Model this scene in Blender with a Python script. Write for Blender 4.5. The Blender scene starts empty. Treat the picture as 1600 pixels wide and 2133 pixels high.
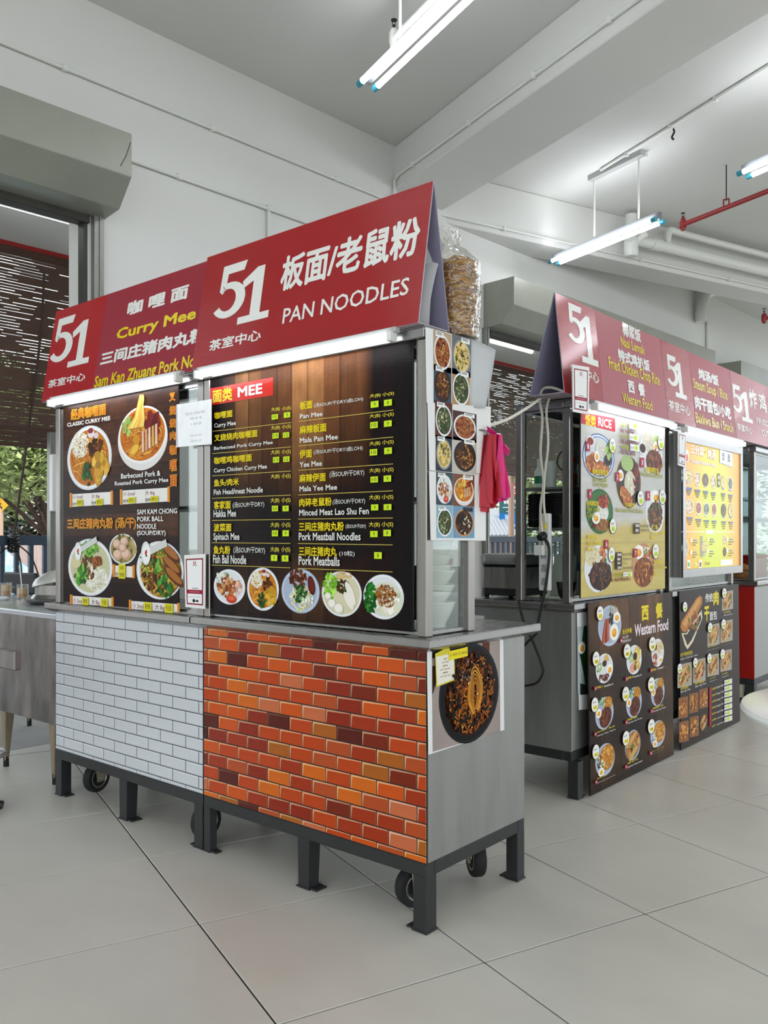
import bpy, bmesh, math, random
from math import sin, cos, pi, radians, sqrt
from mathutils import Vector as V, Matrix, noise

SC = bpy.context.scene
COL = SC.collection
RND = random.Random(7)

# ------------------------------------------------------------------ camera
FPX, HY, CH = 1774.39, 1120.67, 1.15          # focal length (px), horizon row, eye height
AC = radians(49.668)
cd_ = bpy.data.cameras.new('camera')
cam = bpy.data.objects.new('camera', cd_)
COL.objects.link(cam)
cam.location = (0, 0, CH)
cam.rotation_euler = (pi/2, 0, pi/2 - AC)
cd_.sensor_fit = 'VERTICAL'
cd_.sensor_height = 32
cd_.lens = FPX/2133*32
cd_.shift_y = (HY - 1066.5)/2133
cd_.clip_start = .05
SC.camera = cam

# ------------------------------------------------------------------ sky, exposure
w = bpy.data.worlds.new('overcast_sky')
SC.world = w
w.use_nodes = True
bg = w.node_tree.nodes['Background']
bg.inputs[0].default_value = (.87, .94, 1, 1)
bg.inputs[1].default_value = 2.3
sl = bpy.data.lights.new('sun', 'SUN')          # hazy high sun behind the building; the roof keeps it off the floor
so = bpy.data.objects.new('sun', sl); COL.objects.link(so)
sl.energy = 3.2; sl.angle = radians(6); sl.color = (1, .97, .9)
so.rotation_euler = (radians(24), 0, radians(60))
vs = SC.view_settings
vs.view_transform = 'Standard'
vs.look = 'None'
vs.gamma = 1
vs.use_curve_mapping = False
vs.exposure = 0.12
TUBE = 25.0                                    # radiance of the fluorescent tubes

# ------------------------------------------------------------------ colour and materials
def lin(h):
    if isinstance(h, str):
        h = [int(h[i:i+2], 16)/255 for i in (0, 2, 4)]
    return tuple(c/12.92 if c <= .04045 else ((c+.055)/1.055)**2.4 for c in h)

MATS = {}
def mat(name, col='808080', rough=.5, metal=0, noise_amt=0, scale=6, stretch=(1, 1, 1), bump=0, bscale=60,
        alpha=1, spec=.5, coat=0, rough_var=0, world=False):
    if name in MATS: return MATS[name]
    m = bpy.data.materials.new(name)
    m.use_nodes = True
    nt = m.node_tree; N = nt.nodes; L = nt.links
    p = N['Principled BSDF']
    c = lin(col)
    p.inputs['Base Color'].default_value = (*c, 1)
    p.inputs['Roughness'].default_value = rough
    p.inputs['Metallic'].default_value = metal
    p.inputs['Specular IOR Level'].default_value = spec
    p.inputs['Coat Weight'].default_value = coat
    if noise_amt or bump or rough_var:
        tc = N.new('ShaderNodeTexCoord'); mp = N.new('ShaderNodeMapping')
        mp.inputs['Scale'].default_value = stretch
        L.new(N.new('ShaderNodeNewGeometry').outputs['Position'] if world else tc.outputs['Object'], mp.inputs['Vector'])
    if noise_amt or rough_var:
        n = N.new('ShaderNodeTexNoise'); n.inputs['Scale'].default_value = scale
        n.inputs['Detail'].default_value = 6; n.inputs['Roughness'].default_value = .62
        L.new(mp.outputs[0], n.inputs['Vector'])
    if noise_amt:
        r = N.new('ShaderNodeMapRange')
        r.inputs[1].default_value = .3; r.inputs[2].default_value = .7
        r.inputs[3].default_value = 1-noise_amt; r.inputs[4].default_value = 1+noise_amt*.5
        L.new(n.outputs[0], r.inputs[0])
        mx = N.new('ShaderNodeVectorMath'); mx.operation = 'MULTIPLY'
        mx.inputs[0].default_value = c
        L.new(r.outputs[0], mx.inputs[1]); L.new(mx.outputs[0], p.inputs['Base Color'])
    if rough_var:
        r = N.new('ShaderNodeMapRange')
        r.inputs[1].default_value = .3; r.inputs[2].default_value = .7
        r.inputs[3].default_value = max(.03, rough-rough_var); r.inputs[4].default_value = rough+rough_var
        L.new(n.outputs[0], r.inputs[0]); L.new(r.outputs[0], p.inputs['Roughness'])
    if bump:
        n2 = N.new('ShaderNodeTexNoise'); n2.inputs['Scale'].default_value = bscale
        n2.inputs['Detail'].default_value = 4
        L.new(mp.outputs[0], n2.inputs['Vector'])
        b = N.new('ShaderNodeBump'); b.inputs['Strength'].default_value = bump
        b.inputs['Distance'].default_value = .01
        L.new(n2.outputs[0], b.inputs['Height']); L.new(b.outputs[0], p.inputs['Normal'])
    MATS[name] = m
    return m

def print_mat(name, rough=.3, flute=0, spec=.5, emit=0):
    m = bpy.data.materials.new(name); m.use_nodes = True
    nt = m.node_tree; N = nt.nodes; L = nt.links; p = N['Principled BSDF']
    a = N.new('ShaderNodeAttribute'); a.attribute_name = 'ink'
    L.new(a.outputs['Color'], p.inputs['Base Color'])
    p.inputs['Roughness'].default_value = rough
    p.inputs['Specular IOR Level'].default_value = spec
    if emit:                                   # a backlit sign face
        L.new(a.outputs['Color'], p.inputs['Emission Color'])
        p.inputs['Emission Strength'].default_value = emit
    if flute:                                  # twin-wall corrugated plastic: flutes along the board
        g = N.new('ShaderNodeNewGeometry'); s = N.new('ShaderNodeSeparateXYZ')
        L.new(g.outputs['Position'], s.inputs[0])
        mu = N.new('ShaderNodeMath'); mu.operation = 'MULTIPLY'; mu.inputs[1].default_value = 2*pi/.0048
        L.new(s.outputs['Z'], mu.inputs[0])
        si = N.new('ShaderNodeMath'); si.operation = 'SINE'; L.new(mu.outputs[0], si.inputs[0])
        b = N.new('ShaderNodeBump'); b.inputs['Strength'].default_value = flute
        b.inputs['Distance'].default_value = .0006
        L.new(si.outputs[0], b.inputs['Height']); L.new(b.outputs[0], p.inputs['Normal'])
    MATS[name] = m
    return m

def emit_mat(name, col, s):
    m = bpy.data.materials.new(name); m.use_nodes = True
    p = m.node_tree.nodes['Principled BSDF']
    p.inputs['Base Color'].default_value = (.8, .8, .8, 1)
    p.inputs['Emission Color'].default_value = (*lin(col), 1)
    p.inputs['Emission Strength'].default_value = s
    MATS[name] = m
    return m

def glass_mat(name, tint='f4f8f6', refl=.02, rough=.02, bump=0, bs=18):
    m = bpy.data.materials.new(name); m.use_nodes = True
    nt = m.node_tree; N = nt.nodes; L = nt.links
    N.remove(N['Principled BSDF'])
    t = N.new('ShaderNodeBsdfTransparent'); t.inputs[0].default_value = (*lin(tint), 1)
    g = N.new('ShaderNodeBsdfGlossy'); g.inputs['Roughness'].default_value = rough
    lw = N.new('ShaderNodeLayerWeight'); lw.inputs[0].default_value = .25
    ma = N.new('ShaderNodeMath'); ma.operation = 'MULTIPLY_ADD'
    ma.inputs[1].default_value = .4; ma.inputs[2].default_value = refl
    L.new(lw.outputs['Fresnel'], ma.inputs[0])
    mx = N.new('ShaderNodeMixShader')
    L.new(ma.outputs[0], mx.inputs[0]); L.new(t.outputs[0], mx.inputs[1]); L.new(g.outputs[0], mx.inputs[2])
    L.new(mx.outputs[0], N['Material Output'].inputs[0])
    if bump:
        tc = N.new('ShaderNodeTexCoord'); n = N.new('ShaderNodeTexNoise'); n.inputs['Scale'].default_value = bs
        L.new(tc.outputs['Object'], n.inputs['Vector'])
        b = N.new('ShaderNodeBump'); b.inputs['Strength'].default_value = bump; b.inputs['Distance'].default_value = .02
        L.new(n.outputs[0], b.inputs['Height']); L.new(b.outputs[0], g.inputs['Normal']); L.new(b.outputs[0], lw.inputs['Normal'])
    MATS[name] = m
    return m

# ------------------------------------------------------------------ objects
ROOT = {}                                      # object -> world matrix of its thing
def tag(o, label=None, cat=None, group=None, kind=None):
    if label: o['label'] = label
    if cat: o['category'] = cat
    if group: o['group'] = group
    if kind: o['kind'] = kind
    return o

def thing(name, label, cat, loc=(0, 0, 0), rz=0, group=None):
    o = bpy.data.objects.new(name, None); COL.objects.link(o)
    o.empty_display_size = .05
    o.location = loc; o.rotation_euler = (0, 0, rz)
    ROOT[o] = Matrix.Translation(V(loc)) @ Matrix.Rotation(rz, 4, 'Z')
    return tag(o, label, cat, group)

def put(name, me, parent=None, loc=(0, 0, 0), rot=None):
    o = bpy.data.objects.new(name, me); COL.objects.link(o)
    o.location = loc
    if rot: o.rotation_euler = rot
    if parent is not None:
        o.parent = parent
        ROOT[o] = ROOT[parent]
    else:
        ROOT[o] = Matrix.Translation(V(loc)) @ Matrix.Rotation(rot[2] if rot else 0, 4, 'Z')
    return o

def dup(root, loc, rz=None, **kw):
    r = root.copy(); COL.objects.link(r); r.location = loc
    if rz is not None: r.rotation_euler = (0, 0, rz)
    ROOT[r] = Matrix.Translation(V(loc)) @ Matrix.Rotation(r.rotation_euler[2], 4, 'Z')
    for ch in list(root.children):
        c = ch.copy(); COL.objects.link(c); c.parent = r
        for g in list(ch.children):
            d = g.copy(); COL.objects.link(d); d.parent = c
    for k, v in kw.items(): r[k] = v
    return r

class G:
    """collects plain shapes, then links them as one mesh"""
    def __init__(s): s.v = []; s.f = []; s.mi = []; s.m = 0
    def add(s, vs, fs):
        k = len(s.v); s.v += [tuple(a) for a in vs]
        s.f += [tuple(k+i for i in f) for f in fs]; s.mi += [s.m]*len(fs); return s
    def box(s, x0, x1, y0, y1, z0, z1):
        return s.add([(x0,y0,z0),(x1,y0,z0),(x1,y1,z0),(x0,y1,z0),(x0,y0,z1),(x1,y0,z1),(x1,y1,z1),(x0,y1,z1)],
                     [(0,3,2,1),(4,5,6,7),(0,1,5,4),(1,2,6,5),(2,3,7,6),(3,0,4,7)])
    def hexa(s, b, t):                         # bottom 4 points, top 4 points
        return s.add(list(b)+list(t), [(0,3,2,1),(4,5,6,7),(0,1,5,4),(1,2,6,5),(2,3,7,6),(3,0,4,7)])
    def quad(s, a, b, c, d): return s.add([a,b,c,d], [(0,1,2,3)])
    def prism(s, pts, o, u, v, d):             # 2-D outline in plane o,u,v pushed along d
        o, u, v, d = V(o), V(u), V(v), V(d); n = len(pts)
        a = [o+u*p[0]+v*p[1] for p in pts]
        return s.add(a+[p+d for p in a], [tuple(range(n))[::-1], tuple(range(n, 2*n))] +
                     [(i, (i+1) % n, n+(i+1) % n, n+i) for i in range(n)])
    def tube(s, path, r, n=8, caps=True):
        path = [V(p) for p in path]; k = len(path); rings = []; up = None
        for i, p in enumerate(path):
            t = (path[min(i+1, k-1)]-path[max(i-1, 0)]).normalized()
            if up is None:
                up = V((0, 0, 1)) if abs(t.z) < .9 else V((1, 0, 0))
            a = t.cross(up)
            if a.length < 1e-6: a = t.cross(V((.3, .8, .1)))
            a.normalize(); b = a.cross(t).normalized(); up = b
            rr = r[i] if isinstance(r, (list, tuple)) else r
            rings.append([p+(a*cos(2*pi*j/n)+b*sin(2*pi*j/n))*rr for j in range(n)])
        fs = [(i*n+j, i*n+(j+1) % n, (i+1)*n+(j+1) % n, (i+1)*n+j) for i in range(k-1) for j in range(n)]
        if caps: fs += [tuple(range(n))[::-1], tuple((k-1)*n+j for j in range(n))]
        return s.add([q for rg in rings for q in rg], fs)
    def lathe(s, prof, o=(0, 0, 0), n=24, axis=(0, 0, 1)):
        z = V(axis).normalized(); x = z.orthogonal().normalized(); y = z.cross(x); o = V(o)
        vs = [o+z*h+(x*cos(2*pi*j/n)+y*sin(2*pi*j/n))*max(r, 1e-4) for r, h in prof for j in range(n)]
        k = len(prof)
        return s.add(vs, [(i*n+j, i*n+(j+1) % n, (i+1)*n+(j+1) % n, (i+1)*n+j) for i in range(k-1) for j in range(n)])
    def mesh(s, name, m, smooth=False, bevel=0, seg=1):
        me = bpy.data.meshes.new(name)
        me.from_pydata(s.v, [], s.f)
        ms = m if isinstance(m, (list, tuple)) else [m]
        for q in ms: me.materials.append(MATS[q] if isinstance(q, str) else q)
        if len(ms) > 1: me.polygons.foreach_set('material_index', s.mi)
        bm = bmesh.new(); bm.from_mesh(me)
        bmesh.ops.recalc_face_normals(bm, faces=bm.faces)
        if bevel:
            bmesh.ops.bevel(bm, geom=[e for e in bm.edges if len(e.link_faces) == 2 and e.calc_face_angle(0) > .6],
                            offset=bevel, segments=seg, affect='EDGES', profile=.6, clamp_overlap=True)
        bm.to_mesh(me); bm.free()
        if smooth:
            me.shade_smooth(); me.set_sharp_from_angle(angle=radians(38))
        me.update()
        return me
    def build(s, name, m, parent=None, smooth=False, bevel=0, seg=1, loc=(0, 0, 0), rot=None):
        return put(name, s.mesh(name, m, smooth, bevel, seg), parent, loc, rot)

def B(name, m, parent, x0, x1, y0, y1, z0, z1, bevel=.002, **k):
    return G().box(x0, x1, y0, y1, z0, z1).build(name, m, parent, bevel=bevel, **k)

def bez(pts, n=8):                             # smooth path through points
    P = [V(p) for p in pts]; out = []
    for i in range(len(P)-1):
        p0, p1, p2, p3 = P[max(i-1, 0)], P[i], P[i+1], P[min(i+2, len(P)-1)]
        for j in range(n):
            t = j/n
            out.append(.5*((2*p1)+(p2-p0)*t+(2*p0-5*p1+4*p2-p3)*t*t+(3*p1-p0-3*p2+p3)*t**3))
    out.append(P[-1])
    return out

# ------------------------------------------------------------------ from a point of the photo to a point on a real plane
def ray(x, y):
    a = (x-800)/FPX
    return V((a*sin(AC)-cos(AC), a*cos(AC)+sin(AC), -(y-HY)/FPX))
def at(x, y, o, n):
    d = ray(x, y); n = V(n); t = (V(o)-V((0, 0, CH))).dot(n)/d.dot(n)
    return V((0, 0, CH))+d*t
def atz(x, y, z): return at(x, y, (0, 0, z), (0, 0, 1))
def atY(x, y, Y): return at(x, y, (0, Y, 0), (0, 1, 0))
def atX(x, y, X): return at(x, y, (X, 0, 0), (1, 0, 0))

class Pl:
    def __init__(s, o, u, v):
        s.o, s.u, s.v = V(o), V(u).normalized(), V(v).normalized(); s.n = s.u.cross(s.v)
    def uv(s, x, y):
        p = at(x, y, s.o, s.n)-s.o
        return (p.dot(s.u), p.dot(s.v))
    def pt(s, u, v, z=0): return s.o+s.u*u+s.v*v+s.n*z

# ------------------------------------------------------------------ flat print
TC = {}
def glyphs(t):
    if t not in TC:
        c = bpy.data.curves.new('lettering', 'FONT'); c.body = t; c.size = 1; c.resolution_u = 2
        o = bpy.data.objects.new('lettering', c); COL.objects.link(o)
        dg = bpy.context.evaluated_depsgraph_get()
        me = bpy.data.meshes.new_from_object(o.evaluated_get(dg))
        vs = [(v.co.x, v.co.y) for v in me.vertices]; fs = [tuple(p.vertices) for p in me.polygons]
        bpy.data.objects.remove(o); bpy.data.curves.remove(c); bpy.data.meshes.remove(me)
        xs = [a for a, b in vs]; ys = [b for a, b in vs]
        TC[t] = (vs, fs, min(xs), max(xs), min(ys), max(ys))
    return TC[t]
# the numerals of the signs, drawn as outlines in a unit box
def arc(cx, cy, rx, ry, a0, a1, n=18): return [(cx+rx*cos(radians(a0+(a1-a0)*i/n)), cy+ry*sin(radians(a0+(a1-a0)*i/n))) for i in range(n+1)]
ONE = [(.0, .0), (1, .0), (1, .13), (.70, .13), (.70, 1), (.47, 1), (.02, .80), (.06, .66), (.38, .76), (.38, .13), (0, .13)]
FIVE_O = arc(.44, .33, .56, .33, -148, 118)
FIVE_I = arc(.42, .33, .29, .20, 128, -158)

class Pr:
    """ink on one plane; coordinates are metres on the plane, or photo points taken to the plane"""
    def __init__(s, pl, crop=(0, 0, 1), z=.0005):
        s.pl, s.c, s.z = pl, crop, z; s.v = []; s.f = []; s.k = []
    def sub(s, z=None): return Pr(s.pl, s.c, s.z if z is None else z)
    def q(s, x, y): return s.pl.uv(s.c[0]+x/s.c[2], s.c[1]+y/s.c[2])
    def up(s, d=1.2e-5): s.z += d
    def face(s, pts, col):
        c = lin(col) if isinstance(col, str) else col
        k = len(s.v); s.v += [(a, b, s.z) for a, b in pts]; s.f.append(tuple(range(k, k+len(pts)))); s.k += [c]*len(pts)
    def rect(s, u0, v0, u1, v1, col): s.face([(u0,v0),(u1,v0),(u1,v1),(u0,v1)], col)
    def prect(s, bl, tr, col):
        a, b = s.q(*bl); c, d = s.q(*tr); s.rect(a, b, c, d, col); s.up()
    def pquad(s, pts, col): s.face([s.q(*p) for p in pts], col); s.up()
    def ell(s, u, v, ru, rv, col, n=28, a0=0, wob=0, rnd=None, rot=0):
        pts = []
        for i in range(n):
            t = 2*pi*i/n+a0; k = 1+(rnd.uniform(-wob, wob) if wob else 0)
            x, y = cos(t)*ru*k, sin(t)*rv*k
            pts.append((u+x*cos(rot)-y*sin(rot), v+x*sin(rot)+y*cos(rot)))
        s.face(pts, col); s.up()
    def pell(s, x, y, rx, ry, col, n=28):
        u, v, ru, rv = s.cr(x, y, rx, ry); s.ell(u, v, ru, rv, col, n)
    def cr(s, x, y, rx, ry):
        u, v = s.q(x, y)
        return u, v, abs(s.q(x+rx, y)[0]-s.q(x-rx, y)[0])/2, abs(s.q(x, y-ry)[1]-s.q(x, y+ry)[1])/2
    def txt(s, t, u0, v0, u1, v1, col, bold=0, out=None, ob=.05):
        vs, fs, a, b, c, d = glyphs(t)
        if out:
            s.txt(t, u0-(u1-u0)*ob*.1, v0-(v1-v0)*ob, u1+(u1-u0)*ob*.1, v1+(v1-v0)*ob, out, bold+.035); s.up(4e-5)
        cc = lin(col); e = bold; sx = (u1-u0)/max(b-a+2*e, 1e-6); sy = (v1-v0)/max(d-c+2*e, 1e-6)
        for dx, dy in ((0, 0),) if e < .006 else ((-e, 0), (e, 0), (0, e), (0, -e)) if e < .018 else ((-e, 0), (e, 0), (0, e), (0, -e), (-e*.7, -e*.7), (e*.7, e*.7), (-e*.7, e*.7), (e*.7, -e*.7)):
            k = len(s.v)
            s.v += [(u0+(x-a+e+dx)*sx, v0+(y-c+e+dy)*sy, s.z) for x, y in vs]
            s.f += [tuple(k+i for i in f) for f in fs]; s.k += [cc]*len(vs); s.up(2.5e-5)
    def shape(s, pts, bl, tr, col):
        (a, b), (c, d) = s.q(*bl), s.q(*tr); s.face([(a+x*(c-a), b+y*(d-b)) for x, y in pts], lin(col))
    def n51(s, f0, f1, o0, o1, col):           # the shop's number
        s.shape([(.13, .99), (.93, .99), (.86, .82), (.335, .82), (.305, .60), (.285, .52), (.10, .52)], f0, f1, col); s.up()
        n = len(FIVE_O); a, b = FIVE_O, FIVE_I[::-1]
        b = arc(.40, .335, .285, .205, -150, 118)
        for i in range(n-1): s.shape([a[i], a[i+1], b[i+1], b[i]], f0, f1, col)
        s.shape([(.10, .52), (.285, .52), (.33, .56), a[-1], b[-1], (.20, .46)], f0, f1, col); s.up(); s.shape(ONE, o0, o1, col); s.up()
    def T(s, t, bl, tr, col, bold=0, out=None, raw=False):
        a, b = s.q(*bl); c, d = s.q(*tr); h = d-b
        if not raw and any(x.islower() for x in t):            # room for descenders and capitals
            if any(x in 'gjpqy' for x in t): b -= .2*h
            if t[-1] in 'acemnorsuvwxz': d += .1*h
        s.txt(t, a, b, c, d, col, bold, out)
    def line(s, a, b, w, col):
        a, b = V(s.q(*a)), V(s.q(*b)); n = (b-a).normalized().orthogonal()*w/2
        s.face([tuple(a-n), tuple(b-n), tuple(b+n), tuple(a+n)], col); s.up()
    def grid(s, u0, v0, u1, v1, nu, nv, fn):
        k = len(s.v)
        for j in range(nv+1):
            for i in range(nu+1):
                a, b = i/nu, j/nv
                s.v.append((u0+(u1-u0)*a, v0+(v1-v0)*b, s.z)); s.k.append(fn(a, b))
        s.f += [(k+j*(nu+1)+i, k+j*(nu+1)+i+1, k+(j+1)*(nu+1)+i+1, k+(j+1)*(nu+1)+i) for j in range(nv) for i in range(nu)]
        s.up(5e-5)
    def ribbon(s, pts, w, col):
        P = [V(p) for p in pts]; k = len(s.v); c = lin(col) if isinstance(col, str) else col
        for i, p in enumerate(P):
            t = P[min(i+1, len(P)-1)]-P[max(i-1, 0)]
            t = t.normalized() if t.length > 0 else V((1, 0)); n = V((-t.y, t.x))*w/2
            s.v += [(p.x-n.x, p.y-n.y, s.z), (p.x+n.x, p.y+n.y, s.z)]; s.k += [c, c]
        s.f += [(k+2*i, k+2*i+2, k+2*i+3, k+2*i+1) for i in range(len(P)-1)]
        s.up()
    def build(s, name, m, parent):
        W = ROOT[parent].inverted()
        me = bpy.data.meshes.new(name)
        me.from_pydata([W @ s.pl.pt(*p) for p in s.v], [], s.f)
        at_ = me.attributes.new('ink', 'FLOAT_COLOR', 'POINT')
        at_.data.foreach_set('color', [x for c in s.k for x in (*c, 1)])
        me.materials.append(MATS[m])
        return put(name, me, parent)

def jit(col, r, a=.15):
    c = lin(col) if isinstance(col, str) else col; k = 1+r.uniform(-a, a)
    return tuple(max(0, min(1, x*k*(1+r.uniform(-a, a)*.3))) for x in c)

def strands(p, u, v, ru, rv, cols, n, r, w=.05, ln=.5, curl=1.2, rot=None):
    """printed noodles: bent ribbons inside an ellipse"""
    for _ in range(n):
        t = r.uniform(0, 2*pi); k = sqrt(r.random())*.92; x, y = cos(t)*k, sin(t)*k
        a = r.uniform(0, 2*pi) if rot is None else rot+r.uniform(-.5, .5); da = r.uniform(-curl, curl); pts = []
        for i in range(7):
            pts.append((u+x*ru, v+y*rv))
            nx, ny = x+cos(a)*ln/6, y+sin(a)*ln/6
            if nx*nx+ny*ny > .96: a += 2.2; nx, ny = x+cos(a)*ln/6, y+sin(a)*ln/6
            if nx*nx+ny*ny > .96: break
            x, y = nx, ny; a += da*.4
        if len(pts) > 1: p.ribbon(pts, w*min(ru, rv), jit(r.choice(cols), r, .22))

def bits(p, u, v, ru, rv, cols, n, r, size=.14, spread=1.0, asp=1.0):
    for _ in range(n):
        t = r.uniform(0, 2*pi); k = sqrt(r.random())*spread; s_ = size*r.uniform(.5, 1.2)
        p.ell(u+cos(t)*k*ru, v+sin(t)*k*rv, ru*s_, rv*s_*asp, jit(r.choice(cols), r, .22), r.choice((5, 6, 7)), r.uniform(0, 6), .25, r, r.uniform(0, 3))

def egg(p, u, v, ru, rv, rot=0, yolk=True):
    p.ell(u, v, ru, rv, 'f3f0e6', 16, rot=rot); p.ell(u, v, ru*.9, rv*.9, 'faf7ee', 16, rot=rot)
    if yolk:
        p.ell(u, v-rv*.08, ru*.55, rv*.52, 'e8981c', 14, rot=rot); p.ell(u-ru*.1, v+rv*.05, ru*.36, rv*.34, 'f6b838', 10, rot=rot)

GREENS = ('2f6b22', '4f9a2e', '7db84a', '1f4d1a')
BROWNS = ('8a4a1e', '6b3216', 'a8662c', '54260f')
def dish(p, u, v, ru, rv, kind, seed=0, q=1.0):
    """a photographed dish as flat print: plate, then food, back to front"""
    r = random.Random(seed*17+3)
    plates = dict(white=('dfe2e6', 'c9cdd4', 'eef0f2'), blue=('3c5f9e', '6f8dc0', 'dfe5ee'), black=('17181b', '0b0c0e', '232529'),
                  leaf=('2f6d2c', '3f8638', '265a26'), clay=('c9926a', 'e6c3a4', 'b87e58'), grey=('7b7f86', '63676e', '8f949b'),
                  bluegrey=('a9b5cb', '8f9cb6', 'c3cde0'), wood=('b98a55', '9c6f3e', 'caa06c'))
    def pl(k):
        nonlocal ru, rv
        a, b, c = plates[k]
        p.ell(u, v, ru, rv, a, 36); p.ell(u, v, ru*.95, rv*.95, c, 36); p.ell(u, v, ru*.88, rv*.88, b, 36); p.ell(u+ru*.01, v-rv*.01, ru*.87, rv*.87, a, 36)
        if kind not in ('lemak', 'leafrice', 'cubes', 'breakfast'): ru *= 1.09; rv *= 1.09
    X = lambda a: u+ru*a
    Y = lambda a: v+rv*a
    n = lambda k: max(3, int(k*q))
    if kind == 'curry':
        pl('white'); p.ell(u, v, ru*.8, rv*.8, 'c77a22', 32)
        strands(p, u, v, ru*.78, rv*.78, ('d9962f', 'c8791e', 'e2ab4a', 'b5621a'), n(60), r, .05, .6)
        strands(p, X(-.35), Y(.4), ru*.38, rv*.4, ('f2ead6', 'e6dcc0', 'fff8e8'), n(32), r, .09, .9)
        bits(p, X(-.02), Y(-.45), ru*.22, rv*.32, ('23481f', '2f6428', '17361a'), n(14), r, .4, 1, .5)
        bits(p, X(.3), Y(.2), ru*.25, rv*.3, ('5e2f14', '7a4420', '3f1d0c'), n(16), r, .35)
        bits(p, X(.5), Y(-.3), ru*.28, rv*.4, ('cfa02c', 'b98a22', 'e0b84a'), n(12), r, .42)
        p.ell(X(.12), Y(.68), ru*.14, rv*.13, 'e9d9dc', 12); p.ell(X(.1), Y(.76), ru*.12, rv*.08, '8f3540', 10)
        p.ell(X(.33), Y(.6), ru*.1, rv*.09, 'e3cfd0', 10)
    elif kind == 'roast':
        p.ell(u, v-rv*.06, ru, rv, 'e3e0de', 40); p.ell(u, v+rv*.06, ru*.97, rv*.9, 'f3f1ee', 40); p.ell(u, v+rv*.07, ru*.9, rv*.83, 'c9701c', 36)
        strands(p, u, v+rv*.05, ru*.86, rv*.8, ('e0932c', 'cf7a20', 'ecb552', 'b3541a'), n(70), r, .05, .7)
        bits(p, X(.45), Y(.32), ru*.3, rv*.34, ('7c1f1c', '5a1414', '96302a'), n(16), r, .42)
        bits(p, X(-.55), Y(.4), ru*.2, rv*.26, ('7ea24a', 'a9c46a'), n(6), r, .4)
        for i, c in enumerate(('e8c9b0', 'dca98a', 'eed6c2', 'd9b25a', 'ecd0bc')):
            a = X(.02+i*.13); p.face([(a, Y(-.5+i*.05)), (a+ru*.11, Y(-.48+i*.05)), (a+ru*.09, Y(.18+i*.04)), (a+ru*.0, Y(.16+i*.04))], lin(c)); p.up()
            p.face([(a+ru*.08, Y(-.48+i*.05)), (a+ru*.115, Y(-.48+i*.05)), (a+ru*.09, Y(.18+i*.04)), (a+ru*.06, Y(.16+i*.04))], lin('b9713a')); p.up()
        p.ell(X(-.3), Y(-.4), ru*.24, rv*.17, 'd99b2a', 14, rot=.5); p.ell(X(-.28), Y(-.38), ru*.17, rv*.11, 'eec04c', 12, rot=.5)
        p.ell(X(-.2), Y(-.08), ru*.15, rv*.15, 'd29228', 12)
        for i in range(n(26)):
            a = r.uniform(-.3, .12); b = .82+r.uniform(0, .3)
            p.ribbon([(X(a*1.5-.1), Y(.3)), (X(a*.9), Y(.6)), (X(a*.45), Y(b)), (X(a*.4+.05), Y(b+.2))], ru*.05, jit(r.choice(('f0c85a', 'e3aa38', 'f7dc84')), r))
    elif kind == 'soup':
        pl('white'); p.ell(u, v, ru*.82, rv*.82, 'c9c6a0', 30)
        strands(p, X(.25), Y(-.35), ru*.5, rv*.42, ('f0eedd', 'dfe0c4', 'ffffff'), n(40), r, .07, .7)
        bits(p, X(-.15), Y(.0), ru*.4, rv*.5, ('7a4a22', '5b3416', '94622e'), n(26), r, .16)
        bits(p, X(-.4), Y(-.25), ru*.3, rv*.3, GREENS, n(16), r, .3); bits(p, X(.0), Y(.6), ru*.35, rv*.22, ('6db03a', '8fca55', '3f8426'), n(16), r, .3)
        p.ell(X(.32), Y(.2), ru*.2, rv*.17, '9a5a26', 14); bits(p, X(.32), Y(.2), ru*.18, rv*.15, BROWNS, n(10), r, .3)
        p.ell(X(-.55), Y(.15), ru*.22, rv*.2, 'd8cf9e', 10)
    elif kind == 'balls':
        pl('white'); p.ell(u, v, ru*.84, rv*.84, '9c8a52', 28); bits(p, u, v, ru*.8, rv*.8, ('6f6a34', '57562a', 'b0a064'), n(16), r, .2)
        for a, b, s_ in ((-.4, .3, .28), (.1, .45, .27), (-.35, -.35, .32), (.2, -.3, .34), (.0, .05, .25)):
            p.ell(X(a), Y(b), ru*s_, rv*s_, 'c9a088', 14); p.ell(X(a-.05), Y(b+.06), ru*s_*.72, rv*s_*.72, 'e3c2ac', 12)
    elif kind == 'dry':
        pl('white'); p.ell(X(.05), Y(-.05), ru*.8, rv*.8, '8a6420', 30)
        strands(p, X(.0), Y(-.05), ru*.8, rv*.78, ('d3a63a', 'b98a26', 'e2bd5a', '8c6a1c'), n(60), r, .055, .6)
        bits(p, X(-.1), Y(-.1), ru*.6, rv*.6, ('5a3312', '7c4c1e', '3f230c'), n(30), r, .13)
        bits(p, X(-.15), Y(.3), ru*.6, rv*.4, ('5f9e33', '7dbb48', '3a7a22'), n(26), r, .13)
        bits(p, X(.25), Y(-.5), ru*.3, rv*.3, GREENS, n(12), r, .34)
        for a, b in ((.45, .55), (.5, .15), (.6, -.2)):
            p.ell(X(a), Y(b), ru*.4, rv*.17, '5c2e12', 14, rot=-.5); p.ell(X(a-.02), Y(b+.05), ru*.35, rv*.12, 'a5672e', 14, rot=-.5)
    elif kind == 'pork':
        pl('white'); bits(p, X(-.3), Y(.4), ru*.45, rv*.4, ('cfd6c4', 'e6e8da', '7a9a5c'), n(20), r, .2)
        strands(p, X(-.1), Y(.45), ru*.5, rv*.3, ('e8e6d8', 'f4f2e8'), n(16), r, .06)
        bits(p, X(-.1), Y(-.02), ru*.55, rv*.5, ('9a5426', '7e3e18', 'b8743c', 'd9a070'), n(34), r, .24)
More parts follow.
